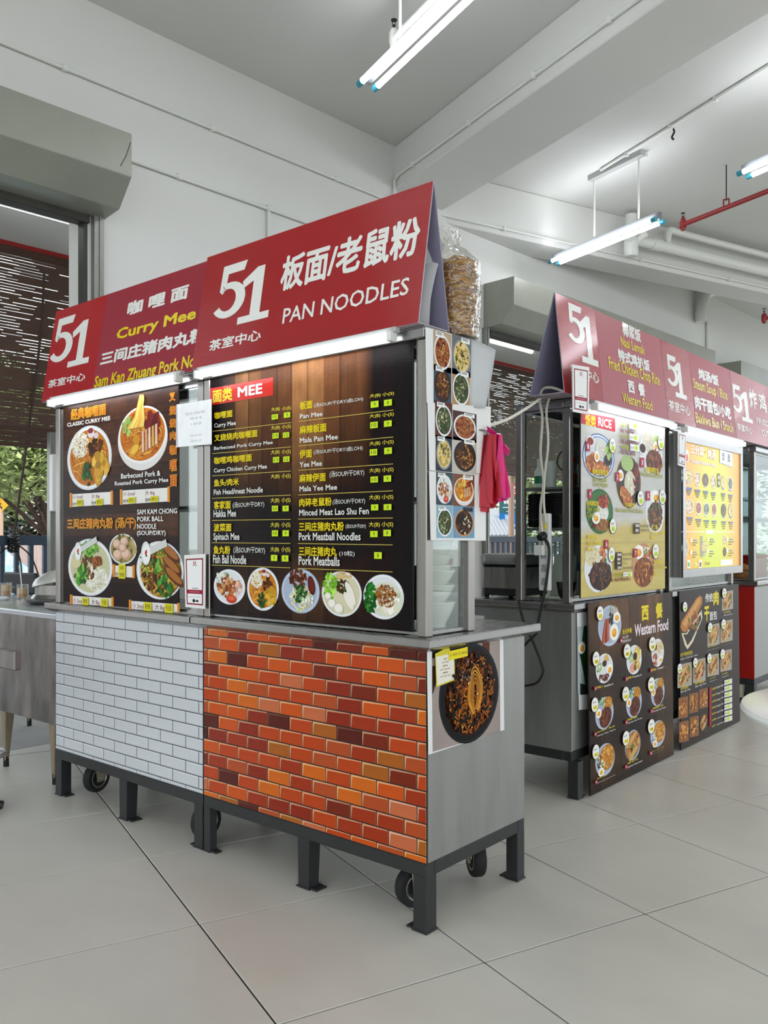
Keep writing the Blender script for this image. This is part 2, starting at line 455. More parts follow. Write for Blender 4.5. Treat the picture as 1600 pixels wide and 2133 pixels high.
        bits(p, X(.5), Y(-.05), ru*.3, rv*.4, ('d9a78c', 'c98868', 'e9c7b0'), n(10), r, .35)
        p.ell(X(.15), Y(-.62), ru*.3, rv*.22, 'c23c26', 14); p.ell(X(.15), Y(-.58), ru*.2, rv*.12, 'dd6a4a', 12)
    elif kind == 'mince':
        pl('bluegrey'); strands(p, X(.05), Y(-.3), ru*.6, rv*.55, ('d8cf9a', 'c2b26a', 'efe9c8'), n(40), r, .08, .7)
        bits(p, X(-.1), Y(.5), ru*.42, rv*.36, ('5e2a12', '7c3c1c', '46200c'), n(40), r, .2)
        bits(p, X(0), Y(-.1), ru*.35, rv*.35, ('2f5f24', '4f8a38', '1d401a'), n(22), r, .22)
        p.ell(X(.55), Y(.25), ru*.16, rv*.4, '4e1616', 14, rot=.25); p.ell(X(.56), Y(.28), ru*.1, rv*.33, '6e2420', 12, rot=.25)
        bits(p, X(.35), Y(-.35), ru*.3, rv*.3, ('eef0e2', 'ccd8b8'), n(12), r, .2)
        for a in ((-.1, -.75), (.05, -.8)): p.ell(X(a[0]), Y(a[1]), ru*.08, rv*.07, 'cfdc9c', 10)
    elif kind == 'fishball':
        pl('white'); p.ell(u, v, ru*.84, rv*.84, 'd5cfae', 30)
        bits(p, X(-.5), Y(.3), ru*.35, rv*.5, ('8cc63a', '6fae2a', 'aee05a'), n(40), r, .2)
        strands(p, X(.1), Y(.75), ru*.4, rv*.2, ('e3b23c', 'c8902a'), n(24), r, .07, .5); bits(p, X(.1), Y(.3), ru*.3, rv*.26, ('3f2010', '5a3018', '2a4a1a'), n(22), r, .26)
        for a, b, t in ((.4, .15, -1.0), (.46, -.05, -.9), (.35, -.25, -1.1)): p.ell(X(a), Y(b), ru*.13, rv*.42, 'efe9dc', 14, rot=-t*.4+.2)
        for a, b, s_ in ((-.6, -.12, .15), (-.42, -.42, .19), (-.1, -.6, .22)):
            p.ell(X(a), Y(b), ru*s_, rv*s_, 'd9d4c6', 16); p.ell(X(a-.02), Y(b+.03), ru*s_*.8, rv*s_*.8, 'f3efe4', 14)
    elif kind == 'ban':
        pl('white'); p.ell(X(.1), Y(-.1), ru*.78, rv*.72, 'd9dcc8', 28); bits(p, X(.2), Y(-.2), ru*.6, rv*.5, ('eef0e0', 'd6d8b8', 'f6f5ea'), n(22), r, .22)
        bits(p, X(-.58), Y(-.05), ru*.22, rv*.62, ('1f6a1f', '2f8a2c', '174f18'), n(34), r, .3)
        strands(p, X(.12), Y(.02), ru*.5, rv*.5, ('a8641e', '8a4a14', 'c98430', '6b3410'), n(50), r, .07, .45)
        bits(p, X(.1), Y(.1), ru*.4, rv*.4, ('7a3f14', 'b5742a'), n(14), r, .14)
    elif kind == 'dark':                       # dark braised noodles
        p.ell(u, v, ru, rv, '0d0e11', 40); p.ell(u, v, ru*.97, rv*.97, '2a2d38', 40); p.ell(u-ru*.01, v, ru*.95, rv*.955, '101114', 40); p.ell(u+ru*.02, v, ru*.86, rv*.88, '24100a', 36)
        strands(p, X(.02), v, ru*.84, rv*.86, ('4a1f0a', '5e2c0e', '2c1206', '6e3812', '1f0c05'), n(170), r, .045, .7, 2)
        bits(p, X(.02), v, ru*.8, rv*.82, ('1c0a05', '2c1208', '6e3010', '91481a'), n(120), r, .06)
        strands(p, X(.02), v, ru*.8, rv*.82, ('9c5a1a', 'b87224', '7a3f14', '8f4c18'), n(44), r, .036, .55, 2.4); bits(p, X(.02), v, ru*.8, rv*.82, ('140703', '200d06', '0e0503'), n(60), r, .07)
        for i in range(5):
            R = .07+.05*i; p.ribbon(bez([(X(.10-R*.3), Y(-.42)), (X(.10-R*.9), Y(-.08)), (X(.10-R*.6), Y(.1+R)), (X(.10), Y(.12+R*1.5)), (X(.10+R*.8), Y(.08+R*.6)), (X(.10+R*.8), Y(-.12)), (X(.06+R*.5), Y(-.3-R*.3))], 4), ru*.034, jit(r.choice(('c98a30', 'b57424', 'd99c40')), r))
        bits(p, X(-.2), Y(.35), ru*.2, rv*.16, ('0e0603', '3b1c0e', '8a8078'), n(26), r, .14)
        bits(p, u, v, ru*.8, rv*.8, ('d9a24a', 'e6cfa0'), n(22), r, .022)
    elif kind in ('mini_red', 'mini_dark', 'mini_green', 'mini_yellow', 'mini_clay'):
        k = dict(mini_red=('white', ('8a3418', '5c1a10', 'a0582c'), ('c28a4a', '4a1a10')), mini_dark=('black', ('6a3a18', '8c5222', '3e1f0c'), ('c08a3c', '2a140a')),
                 mini_green=('white', ('5a6a3a', '7f8f58', '3a4426'), ('d9d2b0', '4a5a30')), mini_yellow=('grey', ('cfae54', 'b39038', 'e4cd88'), ('4a5a28', '7a4a24')),
                 mini_clay=('clay', ('3a1c10', '54301c', '241009'), ('e9dfae', '6b4020')))[kind]
        pl(k[0]); p.ell(u, v, ru*.8, rv*.8, k[1][2], 26)
        bits(p, u, v, ru*.72, rv*.72, k[1]+k[2], n(40), r, .16); strands(p, u, v, ru*.76, rv*.76, k[1]+k[2][:1], n(46), r, .05, .6); bits(p, X(.1), Y(.15), ru*.3, rv*.3, k[2]+('d9c9a0', '3a2412'), n(18), r, .2)
    elif kind == 'lemak':
        pl('blue'); p.ell(u, v, ru*.82, rv*.84, 'cfd6e0', 30); p.ell(X(-.3), Y(-.35), ru*.5, rv*.45, '9c5424', 16); p.ell(X(.2), Y(-.5), ru*.5, rv*.3, 'b86c34', 16)
        bits(p, X(-.4), Y(-.3), ru*.4, rv*.4, ('b8622a', '93461c', 'd08a4a'), n(26), r, .22); bits(p, X(.15), Y(-.5), ru*.4, rv*.25, ('c97a3a', 'a85a26', 'd99a5c'), n(20), r, .26)
        p.ell(X(.1), Y(.3), ru*.33, rv*.48, 'd6d2c8', 18); bits(p, X(.1), Y(.3), ru*.28, rv*.42, ('e8e5dc', 'c3beb2'), n(26), r, .12)
        p.ell(X(-.55), Y(.6), ru*.26, rv*.25, 'e6e2dc', 14); p.ell(X(-.55), Y(.6), ru*.2, rv*.17, '8a2c1c', 12)
        egg(p, X(-.15), Y(.0), ru*.16, rv*.26); p.ell(X(.55), Y(-.1), ru*.26, rv*.27, '3b3f52', 14); p.ell(X(.55), Y(-.08), ru*.2, rv*.2, '2a120c', 12)
        bits(p, X(.6), Y(.4), ru*.2, rv*.35, ('a8c46a', '6f9a3e'), n(9), r, .4)
    elif kind == 'friedchicken':
        pl('wood'); p.ell(u, v, ru*.88, rv*.9, '3a2a18', 28); p.ell(X(-.1), Y(.65), ru*.45, rv*.28, 'a9c27a', 16)
        p.ell(X(.1), Y(-.05), ru*.42, rv*.45, 'd9d3bc', 18); bits(p, X(.1), Y(-.05), ru*.36, rv*.4, ('ece7d6', 'c6bfa4'), n(24), r, .12)
        bits(p, X(.55), Y(.2), ru*.2, rv*.5, ('6b1c12', '8f2c1a', '45120c'), n(24), r, .3); egg(p, X(-.6), Y(.2), ru*.22, rv*.2)
        p.ell(X(-.2), Y(-.5), ru*.5, rv*.25, 'b8642a', 14, rot=-.5); bits(p, X(-.2), Y(-.5), ru*.45, rv*.24, ('c97a36', '9c5220', 'd9924c'), n(20), r, .22)
    elif kind == 'lemakpork':
        pl('white'); p.ell(X(-.2), Y(.45), ru*.5, rv*.45, 'cfc7b4', 18); bits(p, X(-.2), Y(.45), ru*.42, rv*.4, ('e2dccb', 'b9b09a'), n(26), r, .12)
        p.ell(X(.4), Y(.5), ru*.25, rv*.3, 'a9c27a', 12); egg(p, X(.35), Y(.3), ru*.2, rv*.22)
        p.ell(X(.22), Y(-.35), ru*.66, rv*.5, '5a2a12', 16); bits(p, X(.25), Y(-.35), ru*.6, rv*.45, ('6b3418', '84482a', '4d230e', '9c5c34'), n(44), r, .2)
        p.ell(X(-.7), Y(.1), ru*.3, rv*.26, 'e0dcd8', 14); p.ell(X(-.7), Y(.12), ru*.24, rv*.19, '2c0f0c', 12)
    elif kind == 'leafrice':
        pl('leaf'); p.ell(X(.2), Y(-.05), ru*.45, rv*.4, 'e6e4dc', 18); bits(p, X(.2), Y(-.05), ru*.4, rv*.36, ('f6f5f0', 'd3d0c4'), n(24), r, .12)
        p.ell(X(.25), Y(.45), ru*.42, rv*.3, '7c2412', 14); p.ell(X(.2), Y(-.6), ru*.6, rv*.28, '94602a', 14); bits(p, X(.25), Y(.45), ru*.4, rv*.28, ('a8381e', '84240f', 'c25a34'), n(26), r, .22); bits(p, X(.3), Y(-.6), ru*.5, rv*.25, ('b58a4a', '8a5a26'), n(20), r, .16)
        bits(p, X(-.4), Y(-.5), ru*.35, rv*.22, ('8c2a18', '5c1a0c'), n(16), r, .2); egg(p, X(-.3), Y(-.3), ru*.3, rv*.26)
    elif kind == 'cubes':
        pl('white'); egg(p, X(.1), Y(.65), ru*.5, rv*.32); p.ell(X(0), Y(-.2), ru*.75, rv*.66, '5a2e14', 16); bits(p, X(0), Y(-.15), ru*.75, rv*.6, ('6e3a1c', '8c5228', '4f2610', 'a5693a', '2f5a24'), n(60), r, .17)
    elif kind == 'blackpepper':
        pl('white'); p.ell(X(-.4), Y(.5), ru*.5, rv*.4, 'd9cfa8', 18); bits(p, X(-.4), Y(.5), ru*.42, rv*.35, ('e8dfc0', 'c9bd90'), n(20), r, .14)
        bits(p, X(.25), Y(.5), ru*.3, rv*.3, ('c2542a', '3f7a2c', 'd98a3a'), n(16), r, .3)
        p.ell(X(.15), Y(-.3), ru*.75, rv*.55, '2c140b', 20); bits(p, X(.15), Y(-.25), ru*.7, rv*.5, ('3b1c10', '57301c', '220e07', '6b4024'), n(40), r, .2)
        bits(p, X(.2), Y(-.2), ru*.4, rv*.2, ('8c6a52', 'd9cfc4'), n(12), r, .06)
    elif kind == 'minced':
        pl('clay'); egg(p, X(-.35), Y(.55), ru*.4, rv*.3); bits(p, X(.3), Y(.5), ru*.3, rv*.25, ('c23c26', '4f8a38', 'e8e2d0'), n(16), r, .25)
        p.ell(X(.05), Y(-.28), ru*.8, rv*.62, '7a3f18', 18); bits(p, X(.05), Y(-.3), ru*.75, rv*.55, ('8c4a1e', 'a8622c', '6b3414', 'c98848'), n(70), r, .12)
    elif kind == 'breakfast':
        pl('bluegrey')
        for i in range(5): p.ribbon(bez([(X(-.65+i*.13), Y(-.85+i*.03)), (X(-.55+i*.1), Y(-.3)), (X(-.35+i*.06), Y(.35))], 4), ru*.15, jit(('9c3a24', 'c26a4a', '7c2416')[i % 3], r))
        bits(p, X(.1), Y(.3), ru*.2, rv*.28, ('2a120a', '3f2012'), n(14), r, .4); bits(p, X(.3), Y(.75), ru*.45, rv*.2, ('a86a3a', '7db84a', 'd9b48a'), n(18), r, .2)
        egg(p, X(.6), Y(.35), ru*.32, rv*.28); egg(p, X(.35), Y(-.35), ru*.38, rv*.42)
    elif kind in ('plateA', 'plateB', 'plateC', 'chop', 'fries'):
        pl('white' if kind[0] == 'p' else 'bluegrey')
        if kind == 'plateA':
            p.face([(X(-.1), Y(.35)), (X(.55), Y(.4)), (X(.35), Y(.85)), (X(0), Y(.8))], lin('d9b066')); p.up(); bits(p, X(-.5), Y(.1), ru*.3, rv*.4, ('a9c88a', 'd6e2c0', '6f9a3e'), n(22), r, .22)
            p.ell(X(.0), Y(.3), ru*.24, rv*.2, '3f2012', 12); egg(p, X(.55), Y(-.15), ru*.35, rv*.35); bits(p, X(-.05), Y(-.55), ru*.5, rv*.25, ('5a2413', '77321a'), n(12), r, .36)
        elif kind == 'plateB':
            bits(p, X(-.5), Y(.3), ru*.3, rv*.4, ('4f8a38', '8fbf5a'), n(20), r, .26); bits(p, X(.35), Y(.1), ru*.45, rv*.7, ('e3c766', 'd4b24a', 'f0dc94'), n(26), r, .28)
            p.ell(X(.1), Y(.2), ru*.26, rv*.26, '3f2012', 12); p.ell(X(-.2), Y(-.5), ru*.35, rv*.3, 'e0a080', 14); bits(p, X(.1), Y(-.35), ru*.2, rv*.3, ('8c4226',), n(6), r, .4)
        elif kind == 'plateC':
            strands(p, X(.3), Y(.35), ru*.5, rv*.45, ('e3c05a', 'd4a83c', 'f0d67c'), n(30), r, .12, .6, .3); p.ell(X(-.35), Y(.4), ru*.24, rv*.22, '3f1a12', 12)
            bits(p, X(-.4), Y(-.35), ru*.3, rv*.4, ('c26a4a', 'a8482c', 'e0a088'), n(14), r, .4); egg(p, X(.4), Y(-.5), ru*.3, rv*.25)
        elif kind == 'chop':
            p.ell(X(.35), Y(.5), ru*.45, rv*.4, 'b9802c', 14); bits(p, X(-.25), Y(.65), ru*.3, rv*.25, GREENS+('e8e2d0',), n(16), r, .25); strands(p, X(.4), Y(.55), ru*.4, rv*.35, ('d99a3c', 'c27f28', 'e8b45c'), n(22), r, .12, .6, .3)
            p.ell(X(.1), Y(-.25), ru*.62, rv*.58, '5a2a14', 18, rot=.2); bits(p, X(.1), Y(-.25), ru*.58, rv*.52, ('6e3419', '84452a', '45200f'), n(30), r, .2); egg(p, X(-.6), Y(.1), ru*.28, rv*.27)
        else:
            p.ell(X(.18), Y(.1), ru*.7, rv*.74, 'b5742a', 18); strands(p, X(.2), Y(.1), ru*.65, rv*.7, ('d99a3c', 'c27f28', 'e8b45c', 'b5702a'), n(44), r, .1, .7, .4); bits(p, X(-.4), Y(-.2), ru*.35, rv*.5, ('6f9a3e', 'e8e2d0', '4a2412'), n(22), r, .22)
            egg(p, X(-.4), Y(-.6), ru*.28, rv*.24)
    elif kind == 'sandwich':
        p.ell(u, v, ru*.98, rv*.9, 'a8743a', 18, rot=.3)
        bits(p, X(.0), Y(.05), ru*.8, rv*.75, ('c99a5c', 'a8743a', '6b3a1a', 'd9b884', '4f7a30', '8c2c1c'), n(44), r, .24)
        p.ell(X(-.05), Y(.42), ru*.7, rv*.26, 'c48a46', 16, rot=.5); p.ell(X(-.08), Y(.48), ru*.58, rv*.16, 'd9a864', 14, rot=.5)
        p.ell(X(.05), Y(-.55), ru*.7, rv*.22, 'd0a468', 16, rot=.5)
    elif kind == 'snack':
        p.ell(u, v, ru, rv, '8a4c1c', 18)
        bits(p, u, v, ru*.85, rv*.85, ('b8702c', '93501c', 'd09044', 'e3b064', '6b3814'), n(46), r, .2)
# ------------------------------------------------------------------ materials
mat('paint', 'dcdcd8', .6, noise_amt=.03, scale=1.3, bump=.05, bscale=30)
mat('ceiling_paint', 'd6d6d2', .7, noise_amt=.03, scale=.8)
mat('grout', '17110d', .95)
mat('tile_stone', 'cac7be', .32, noise_amt=.10, scale=1.1, stretch=(1, 1.6, 1), rough_var=.03, bump=.02, bscale=50, world=True)
mat('concrete', '9a9a96', .85, noise_amt=.12, scale=3)
mat('steel', '96928d', .3, .85, noise_amt=.12, scale=3, stretch=(9, 9, .5), rough_var=.06)
mat('steel_bright', '9c9b99', .27, .95, noise_amt=.06, scale=5, stretch=(3, 1, 1), rough_var=.02)
mat('steel_side', '989895', .46, .75, noise_amt=.14, scale=4, stretch=(4, 4, .5), rough_var=.08)
mat('steel_stained', '8d8886', .36, .85, noise_amt=.42, scale=2.2, stretch=(4, 4, 1.3), rough_var=.14)
mat('steel_leg', '9c8e78', .5, .6, noise_amt=.3, scale=8, stretch=(3, 3, .6))
mat('iron', '242526', .5, noise_amt=.25, scale=14, stretch=(1, 1, .5), spec=.5)
mat('black', '0d0d0e', .45)
mat('black_gloss', '101012', .2)
mat('rubber', '121213', .75)
mat('zinc', 'b2ab98', .35, .85, noise_amt=.2, scale=30)
mat('white_plastic', 'e6e6e2', .35)
mat('grey_plastic', 'b4b5b3', .4)
mat('porcelain', 'e4e2d8', .18, coat=.3)
mat('paper', 'e4e4e2', .6)
mat('paper_grey', 'bfc0c2', .6, noise_amt=.08)
mat('shutter_paint', '94958a', .42, .2, noise_amt=.08, scale=3)
mat('shutter_white', 'd0d2cc', .45, noise_amt=.05)
mat('track_dark', '3c3a34', .5, .3, noise_amt=.25, scale=8)
mat('track_grey', '8a8a84', .4, .6, noise_amt=.2, scale=9, stretch=(1, 1, .3))
mat('red_paint', '8e1f22', .4, noise_amt=.15, scale=12)
mat('red_beam', '9c1f1f', .5)
mat('red_panel', 'a3180f', .3, noise_amt=.08)
mat('pvc', 'dedfda', .35)
mat('cyan_cap', '3f9cb4', .35)
mat('board_edge', 'b7a9b2', .6, noise_amt=.25, scale=90)
mat('board_back', '8f8ba3', .5, noise_amt=.06)
mat('board_black', '17130f', .4)
mat('bamboo', '5c4436', .6, noise_amt=.4, scale=20, stretch=(.4, 1, 8))
mat('bamboo_green', '5c5040', .6, noise_amt=.4, scale=20, stretch=(.4, 1, 8))
mat('blind_wood', '4d3226', .55, noise_amt=.3, scale=12, stretch=(.3, 1, 6))
mat('rail_paint', '35475a', .4, noise_amt=.12, scale=8)
mat('rope_brown', '47362f', .8)
mat('bark', '5d463a', .85, noise_amt=.4, scale=14, stretch=(2, 2, .4), bump=.3, bscale=20)
mat('leaf_light', 'a3b070', .45, noise_amt=.35, scale=9)
mat('leaf_mid', '5f7d3f', .5, noise_amt=.4, scale=7)
mat('leaf_dark', '24361f', .6, noise_amt=.5, scale=5)
mat('fence_metal', 'c9b4ae', .5, .1, noise_amt=.25, scale=5, stretch=(1, 1, .5))
mat('sign_yellow', 'e9a514', .4)
mat('car_blue', 'a9c9dc', .2, coat=.5)
mat('car_glass', '1c2730', .08)
mat('tea', 'c98f56', .4)
mat('milk_foam', 'd8b48a', .5)
mat('pink_plastic', 'd81b78', .38, spec=.4)
mat('red_plastic', 'b80f28', .4, spec=.4)
mat('cable_white', 'd8d4c6', .5)
mat('cable_black', '0c0c0d', .45)
mat('peach_pole', 'd8b49c', .5)
mat('noodle', 'c8963c', .45, noise_amt=.3, scale=60)
mat('pot_grey', 'c3c2bc', .32, .35)
mat('table_white', 'e3e5e3', .22)
mat('green_plastic', '1f7a52', .4)
mat('yellow_tape', 'e8d21c', .5)
mat('tray_dark', '1a1a20', .4)
mat('grocery_orange', 'b5743a', .5, noise_amt=.3, scale=20)
mat('teal_metal', '5f7a7c', .3, .5)
print_mat('print', .32, spec=.09)
print_mat('print_matte', .55, spec=.2)
print_mat('print_flute', .09, flute=.32, spec=.4)
print_mat('print_flute_matte', .3, flute=.35, spec=.12)
print_mat('print_satin', .4, spec=.5)
print_mat('print_backlit', .3, emit=.32)
emit_mat('tube_glow', 'f4f8ff', TUBE)
emit_mat('led_glow', 'f2f6ff', 9)
glass_mat('glass', refl=.006)
glass_mat('glass_mug', 'f8faf8', .06)
mat('table_steel', 'c4c9cf', .25, .6, noise_amt=.06)
glass_mat('clear_bag', 'fbfaf6', .10, .12, 1.0, 30)
glass_mat('clear_sleeve', 'fdfdfd', .02, .1, .2, 8)

# ------------------------------------------------------------------ the setting
P0 = V((-4.566, 2.329)); WD = V((.071, .9975)).normalized(); WN = V((WD.y, -WD.x))
WROT = math.atan2(WD.y, WD.x)                  # frame of the shuttered wall: x along it, y away from the room
def wl(t, n, z=0):                             # t along the wall, n into the room
    p = P0+WD*t+WN*n
    return V((p.x, p.y, z))
def wat(x, y, n=0):                            # photo point -> (t, z) on a plane parallel to the wall
    o = wl(0, n); p = at(x, y, o, (WN.x, WN.y, 0)); d = V((p.x-o.x, p.y-o.y))
    return d.dot(WD), p.z
ZC, THK, HEAD = 4.29, .24, 3.05
T1 = V((.344, .939)).normalized(); T2 = V((-.939, .344)).normalized()   # tile and beam directions
TROT = math.atan2(T1.y, T1.x)

def struct(name, g, m, **k):
    o = g.build(name, m, None, **k); o['kind'] = 'structure'; return o

# floor: bed, then each tile that can be told apart; far ones joined
fl = G().box(-5.0, 9, -6, 15, -.08, -.006).build('floor', 'grout'); fl['kind'] = 'structure'
TS = .604; TO = V((-2.062, 1.578))
tg = G().box(-TS/2+.0027, TS/2-.0027, -TS/2+.0027, TS/2-.0027, -.006, 0)
tile_me = tg.mesh('tile', 'tile_stone', bevel=.0012)
rest = G()
def seen(x, y):
    X = x*sin(AC)-y*cos(AC)*1; Z = x*-cos(AC)+y*sin(AC)
    X = x*sin(AC)+y*cos(AC)
    return Z > 1.0 and abs(X)/Z < .62 and Z < 8.5
for i in range(-12, 26):
    for j in range(-20, 22):
        c = TO+T1*(i+.5)*TS+T2*(j+.5)*TS
        n = (c-P0).dot(WN)
        if n < -.44 or c.x > 8.6 or c.y < -5.6 or c.y > 14.6: continue
        if seen(c.x, c.y) and n > .3:
            put('tile', tile_me, fl, (c.x, c.y, 0), (0, 0, TROT))
        else:
            h = TS/2-.0027; q = [c+T1*a*h+T2*b*h for a, b in ((-1, -1), (1, -1), (1, 1), (-1, 1))]
            rest.add([(p.x, p.y, 0) for p in q], [(0, 1, 2, 3)])
o = rest.build('floor_tiles', 'tile_stone', fl); o['kind'] = 'stuff'

cl = struct('ceiling', G().box(-5.2, 9, -6, 15, ZC, ZC+.2), 'ceiling_paint')

# shuttered wall with its two openings (t .38 leftwards, and 4.15 to 8.25)
OP = [(-2.9, .345), (4.15, 8.25), (9.05, 12)]
ww = G(); t0 = -8.2
for a, b in OP+[(12.6, 12.6)]:
    for (s, e, z0, z1) in ((t0, a, 0, ZC),) + (((a, b, HEAD, ZC),) if b > a else ()):
        p = [wl(s, 0), wl(e, 0), wl(e, -THK), wl(s, -THK)]
        ww.hexa([(q.x, q.y, z0-.01 if z0 == 0 else z0) for q in p], [(q.x, q.y, z1) for q in p])
    t0 = b
struct('wall_left', ww, 'paint')

def beam(name, p, d, wd, z, ln):               # p on the wall at the near lower edge, d along, wd = width vector
    g = G(); a = V((p.x, p.y)); q = [a, a+d*ln, a+d*ln+wd, a+wd]
    g.hexa([(v.x, v.y, z) for v in q], [(v.x, v.y, ZC) for v in q])
    return struct(name, g, 'paint', bevel=.008)
b1p = wl(2.94, .0); beam('trim_1', b1p-V((T2.x, T2.y, 0))*-.25, -T2, T1*.575, 3.94, 12)
b2p = wl(3.585, 0); beam('trim_2', b2p-V((T1.x, T1.y, 0))*.25, T1, T2*.335, 3.845, 14)

# roller shutter hoods and guide tracks over the openings
def shutter(name, ta, tb, end_dark):
    r = struct(name, G().box(0, .01, 0, .01, 0, .01), 'track_dark')
    bpy.data.objects.remove(r)
    prof = [(0, 3.435), (.33, 3.435), (.33, 3.19), (.19, 3.045), (.0, 3.03)]
    g = G(); u = V((WN.x, WN.y, 0)); d = V((WD.x, WD.y, 0))*(tb-ta)
    o = wl(ta, .002)
    g.prism(prof, o, u, (0, 0, 1), d)
    root = g.build(name, 'shutter_paint', bevel=.004); root['kind'] = 'structure'
    return root
d1 = shutter('door_1', -3.1, .445, 0)
d2 = shutter('door_2', 4.1, 8.27, 0)
d3 = shutter('door_3', 9.05, 12.2, 0)
cr = []
for x, y in ((272, 297), (262, 326), (259, 331), (251, 346)):
    tt, z_ = wat(x, y, .332); cr.append(wl(tt, .332, z_))
G().tube(bez(cr, 3), .0022, 5).build('crack', 'black', d1)
def track(parent, ta, sgn):
    for k, (a, b, n0, n1, m) in enumerate(((.012, .034, -.075, .0, 'track_dark'), (.055, .115, -.0, .045, 'track_grey'))):
        q = [wl(ta+sgn*a, n0), wl(ta+sgn*b, n0), wl(ta+sgn*b, n1), wl(ta+sgn*a, n1)]
        G().hexa([(p.x, p.y, 0) for p in q], [(p.x, p.y, 3.035) for p in q]).build('guide_track', m, parent, bevel=.003)
    q = [wl(ta+sgn*.085, .045), wl(ta+sgn*.095, .045), wl(ta+sgn*.095, .052), wl(ta+sgn*.085, .052)]
    G().hexa([(p.x, p.y, 0) for p in q], [(p.x, p.y, 3.035) for p in q]).build('guide_rib', 'track_grey', parent)
track(d1, .31, 1); track(d2, 4.19, -1); track(d2, 8.2, 1)
for dd, a, b in ((d1, -3, .35), (d2, 4.18, 8.2)):   # lower slat of the rolled curtain, in the slot under the hood
    q = [wl(a, -.06), wl(b, -.06), wl(b, .02), wl(a, .02)]
    G().hexa([(p.x, p.y, 2.985) for p in q], [(p.x, p.y, 3.04) for p in q]).build('bottom_rail', 'track_dark', dd, bevel=.004)

# conduits on walls, beams and ceiling
def conduit(label, paths, m='pvc', r=.0125, clips=(), name='conduit'):
    t = thing(name, label, 'conduit', paths[0][0])
    o = V(paths[0][0])
    for p in paths: G().tube([V(q)-o for q in p], r, 8).build('pipe', m, t, smooth=True)
    for c in clips:
        c = V(c)-o
        G().box(c.x-.016, c.x+.016, c.y-.016, c.y+.016, c.z-.02, c.z+.02).build('clip', m, t, bevel=.004)
    return t
conduit('long white conduit high on the wall above the left shutter hood',
        [[wl(-3, .016, 3.835), wl(2.88, .016, 3.83)]], clips=[wl(t, .014, 3.833) for t in (-.7, .2, 1.2, 2.3)])
zt = 3.44
conduit('white conduit with a drop and tee junction behind the red pan noodle sign',
        [[wl(.45, .016, zt), wl(3.5, .016, zt-.02)], [wl(1.66, .016, zt), wl(1.66, .016, 1.4)]],
        clips=[wl(.95, .014, zt), wl(1.66, .016, zt), wl(2.4, .014, zt)])
nb = V((-T1.x, -T1.y, 0))                       # faces of the beams
def onb1(d, z): p = b1p+V((-T2.x, -T2.y, 0))*d+nb*.016; return V((p.x, p.y, z))
conduit('white conduit clipped along the foot of the big ceiling beam',
        [[wl(2.9, .016, 3.83), wl(2.92, .02, 3.9), onb1(.03, 4.0), onb1(.10, 4.03), onb1(6, 4.03)]],
        clips=[onb1(d, 4.03) for d in (.3, 1.05, 1.75, 2.4)])
n2 = V((-T2.x, -T2.y, 0))
def onb2(d, z, off=.016): p = b2p+V((T1.x, T1.y, 0))*d+n2*off; return V((p.x, p.y, z))
conduit('thin white conduit along the foot of the far ceiling beam',
        [[onb2(-.1, 3.9), onb2(9, 3.9)]], r=.011, clips=[onb2(d, 3.9) for d in (.6, 2.3, 3.6)])
cA = atz(1297, 322, ZC); cB = atz(1600, 133, ZC)
dA = (cB-cA).normalized()
conduit('white conduit across the ceiling to the hanger of the middle lamp',
        [[V((cA.x, cA.y, ZC-.015))-dA*.28, V((cB.x, cB.y, ZC-.015))+dA*1.5]], clips=[V((cA.x, cA.y, ZC-.015))+dA*d for d in (.05, .55, 1.0)])
# a loose black wire end at the ceiling
p = atz(1402, 262, ZC); 
o = G().tube(bez([(0, 0, 0), (.01, 0, -.03), (-.012, .01, -.06), (.004, 0, -.085)], 5), .008, 6).build('wire_end', 'black', loc=(p.x, p.y, ZC-.02), smooth=True)
tag(o, 'short loose black wire end hanging from the ceiling conduit', 'wire')

# ------------------------------------------------------------------ fluorescent lamps
def lamp(a, b, label, glow, drop=True, hanger=False, rods=(.3, .82), group='twin tube ceiling lamps'):
    a, b = V(a), V(b); d = (b-a); ln = d.length; rz = math.atan2(d.y, d.x)
    t = thing('ceiling_lamp', label, 'lamp', a, rz, group)
    g = G().prism([(-.022, 0), (.022, 0), (.018, .055), (-.018, .055)], (.0, 0, 0), (0, 1, 0), (0, 0, 1), (ln, 0, 0))
    g.build('batten', mat('batten_grey', '7c7f82', .5), t, bevel=.004)
    for s in (-1, 1):
        G().tube([(.045, s*.049, -.012), (ln-.045, s*.049, -.012)], .0165, 12).build('tube', glow, t, smooth=True)
        for x in (.0, ln-.045):
            G().tube([(x, s*.049, -.012), (x+.045, s*.049, -.012)], .019, 12).build('end_cap', 'cyan_cap', t, smooth=True)
    if drop:
        for k in rods:
            G().tube([(ln*k, 0, .05), (ln*k, 0, ZC-a.z)], .008, 8).build('rod', 'white_plastic', t, smooth=True)
    if hanger:
        B('ceiling_bracket', 'grey_plastic', t, ln*rods[0]-.05, ln*rods[1]+.05, -.03, .03, ZC-a.z-.045, ZC-a.z)
        G().tube([(ln*.5, .035, ZC-a.z-.03), (ln*rods[1]+.05, .035, ZC-a.z-.03)], .018, 8).build('bracket_pipe', 'pvc', t, smooth=True)
    return t
LZ = 3.68
lamp(atz(764, 176, LZ), atz(764, 176, LZ)+V((-T2.x, -T2.y, 0))*1.22, 'twin tube lamp on the near ceiling, large at the top edge of the picture', 'tube_glow')
lamp(atz(1152, 545, LZ), atz(1376, 455, LZ), 'twin tube lamp hung from a bracket beyond the big beam', 'tube_glow', hanger=True, rods=(.42, .82))
lamp(atz(1547, 362, LZ), atz(1547, 362, LZ)+V((-T2.x, -T2.y, 0))*1.22, 'twin tube lamp cut by the right edge above the red sprinkler pipe', 'tube_glow', rods=(.4, .85))
